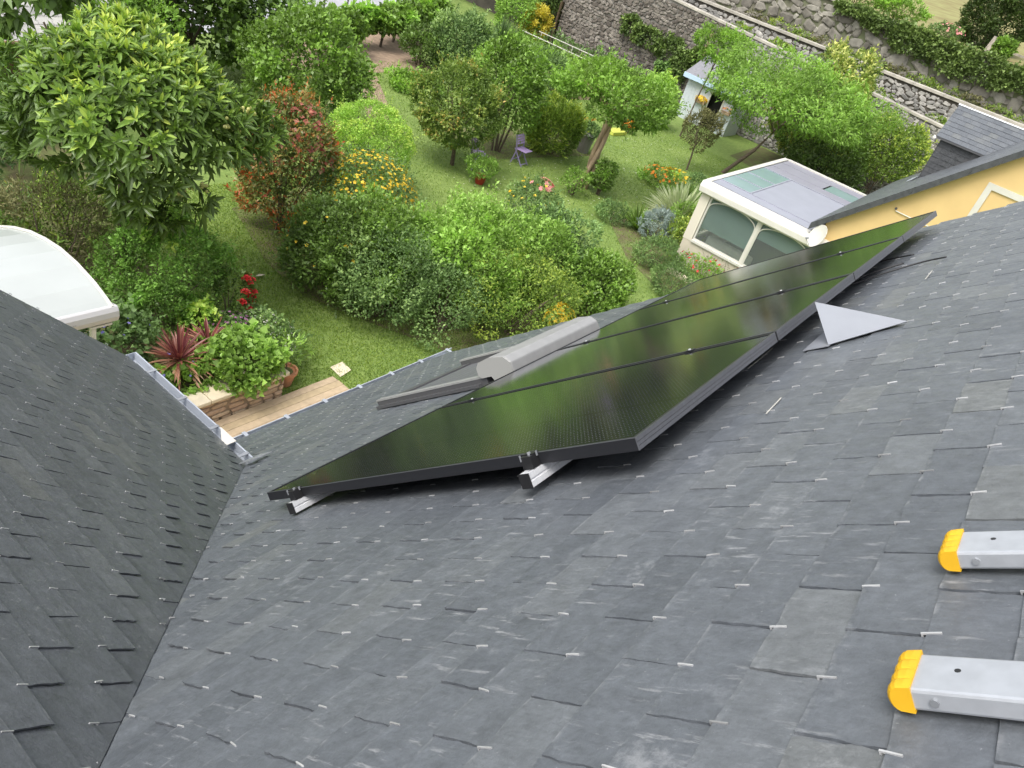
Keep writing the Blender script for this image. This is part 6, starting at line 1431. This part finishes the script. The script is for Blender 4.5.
for k in range(8):
    x, y = 20.6 + 2.1 * k, 24.2 + 0.86 * k
    t = thing('fence_post', ('first', 'second', 'third', 'fourth', 'fifth', 'sixth', 'seventh', 'last')[k] + ' thin dark post from the left behind the grape vine row', 'fence post', (x, y, GZ), 'thin posts behind the vine row')
    m = MB(); m.tube([(x, y, -6.05), (x, y, -4.0 - 0.1 * (k % 2))], 0.035, 6); m.tube([(x, y, -4.0 - 0.1 * (k % 2)), (x, y, -3.96 - 0.1 * (k % 2))], 0.045, 6); m.build('post', M_SHUTTER_D, t)
# silver car on the road
M_CAR = mat('silver_car_paint', (0.55, 0.57, 0.60), 0.25, 0.4); M_CARG = mat('car_glass', (0.03, 0.035, 0.04), 0.08)
t = thing('parked_car', 'silver car parked on the pale road beyond the vines', 'car', (0, 0, 0))
m = MB()
side = [(-2.05, 0.35), (-2.1, 0.62), (-1.95, 0.85), (-1.1, 0.95), (1.7, 0.98), (2.05, 0.85), (2.1, 0.45), (2.0, 0.3)]
m.prism([(a, -0.84, b) for a, b in side][::-1], (0, 1.68, 0)); m.build('body', M_CAR, t, bevel=0.08)
m = MB(); cab = [(-1.05, 0.955), (-0.35, 1.42), (0.95, 1.45), (1.75, 0.985)]; m.prism([(a, -0.72, b) for a, b in cab][::-1], (0, 1.44, 0)); m.build('cabin', M_CAR, t, bevel=0.06)
m = MB(); m.prism([(-1.0, -0.62, 0.998), (-0.40, -0.58, 1.395), (-0.40, 0.58, 1.395), (-1.0, 0.62, 0.998)][::-1], (-0.03, 0, 0.045)); m.build('windscreen', M_CARG, t)
for s in (-1, 1):
    m = MB(); m.prism([(-0.85, s * 0.725, 1.0), (-0.32, s * 0.725, 1.36), (0.9, s * 0.725, 1.38), (1.45, s * 0.725, 1.02)], (0, s * 0.012, 0)); m.build('side_window', M_CARG, t)
    m = MB(); m.box(-2.09, -2.02, s * 0.66 - 0.16, s * 0.66 + 0.16, 0.62, 0.76); m.build('headlight', M_WHITEGLOSS, t)
    for xx in (-1.3, 1.3): m = MB(); m.tube([(xx, s * 0.62, 0.31), (xx, s * 0.86, 0.31)], 0.31, 16); w = m.build('wheel', M_PLASTIC, t); m = MB(); m.tube([(xx, s * 0.861, 0.31), (xx, s * 0.875, 0.31)], 0.19, 12); m.build('rim', M_ALU, w)
t.location = (37.2, 33.2, -5.98); t.rotation_euler = (0, 0, 0.36 + math.pi)
# outbuilding with stone slab roof and dark plank doors, top left corner
t = thing('outbuilding', 'low outbuilding with pale stone tile roof and dark plank doors, top left', 'outbuilding', (8.8, 21.0, GZ))
m = MB(); m.box(2.0, 12.4, 20.2, 20.4, -6.0, -4.86); m.box(2.0, 12.4, 24.0, 24.2, -6.0, -3.2); m.box(2.0, 2.2, 20.41, 23.99, -6.0, -4.9); m.box(12.2, 12.4, 20.41, 23.99, -6.0, -4.9); m.build('wall', mat('brown_wall', (0.20, 0.12, 0.075), 0.9, var=0.2), t)
M_PLANK = piece_mat('dark_planks', [(0, (0.055, 0.048, 0.045)), (1, (0.085, 0.075, 0.07))], 0.8, 8, 0.3, 0.3)
for k in range(8): m = MB(); m.box(8.95 + k * 0.19, 9.13 + k * 0.19, 20.15, 20.195, -6.0, -4.94); m.build('door_plank', M_PLANK, t)
m = MB(); m.box(8.84, 8.94, 20.13, 20.197, -6.0, -4.92); m.build('door_frame', mat('blue_paint', (0.06, 0.16, 0.30), 0.6), t)
m = MB(); m.box(8.5, 10.6, 20.05, 20.19, -4.93, -4.85); m.build('lintel', M_WHITE, t)
M_STILE = piece_mat('stone_tiles', [(0, (0.36, 0.35, 0.345)), (0.5, (0.45, 0.44, 0.43)), (1, (0.52, 0.50, 0.48))], 0.85, 5, 0.2, 0.4)
m = MB(); m.prism([(1.6, 19.85, -4.86), (12.8, 19.85, -4.86), (12.8, 24.4, -2.6), (1.6, 24.4, -2.6)], (0, 0, -0.06)); m.build('roof_deck', M_SHUTTER_D, t)
far_slates('st', (5.2, 19.82, -4.86), (1, 0, 0), tuple(V(0, 4.55, 2.26) / math.hypot(4.55, 2.26)), 20, 17, 0.38, 0.30, M_STILE, t, seed=12, single=240)
m = MB(); m.tube([(1.5, 19.78, -4.9), (12.9, 19.78, -4.9)], 0.07, 8); m.build('gutter', mat('mossy_gutter', (0.20, 0.14, 0.07), 0.9, var=0.4, scale=3), t)
t = thing('stone_house', 'grey farm building far behind the bushes at the top edge', 'building', (16.0, 33.0, GZ))
m = MB(); m.box(13.0, 19.5, 30.5, 36.0, -6.0, -3.4); m.build('wall', M_MORTAR2, t)
m = MB(); m.prism([(12.6, 30.1, -3.39), (19.9, 30.1, -3.39), (19.9, 33.2, -1.4), (12.6, 33.2, -1.4)], (0, 0, 0.08)); m.prism([(12.6, 33.21, -1.4), (19.9, 33.21, -1.4), (19.9, 36.4, -3.39), (12.6, 36.4, -3.39)], (0, 0, 0.08)); m.build('roof', M_STILE, t)

g = np.random.default_rng(500); n = 420
P = np.stack([g.uniform(16.5, 33, n), g.uniform(8.4, 13.0, n), np.full(n, GZ + 0.05)], 1); P = P[(P[:, 1] < 12.4) | (P[:, 0] > 26)]
v, q = leaf_geo(P, g.normal(0, 1, P.shape) * np.array([1, 1, 0.1]), np.tile([0, 0, 1.0], (len(P), 1)), np.full(len(P), 0.045), np.full(len(P), 0.04), 0.1, 0.0)
tag(np_mesh('lawn_daisies', v, q, np.repeat(g.uniform(0, 1, len(P)), 4), PT['white']), kind='stuff')
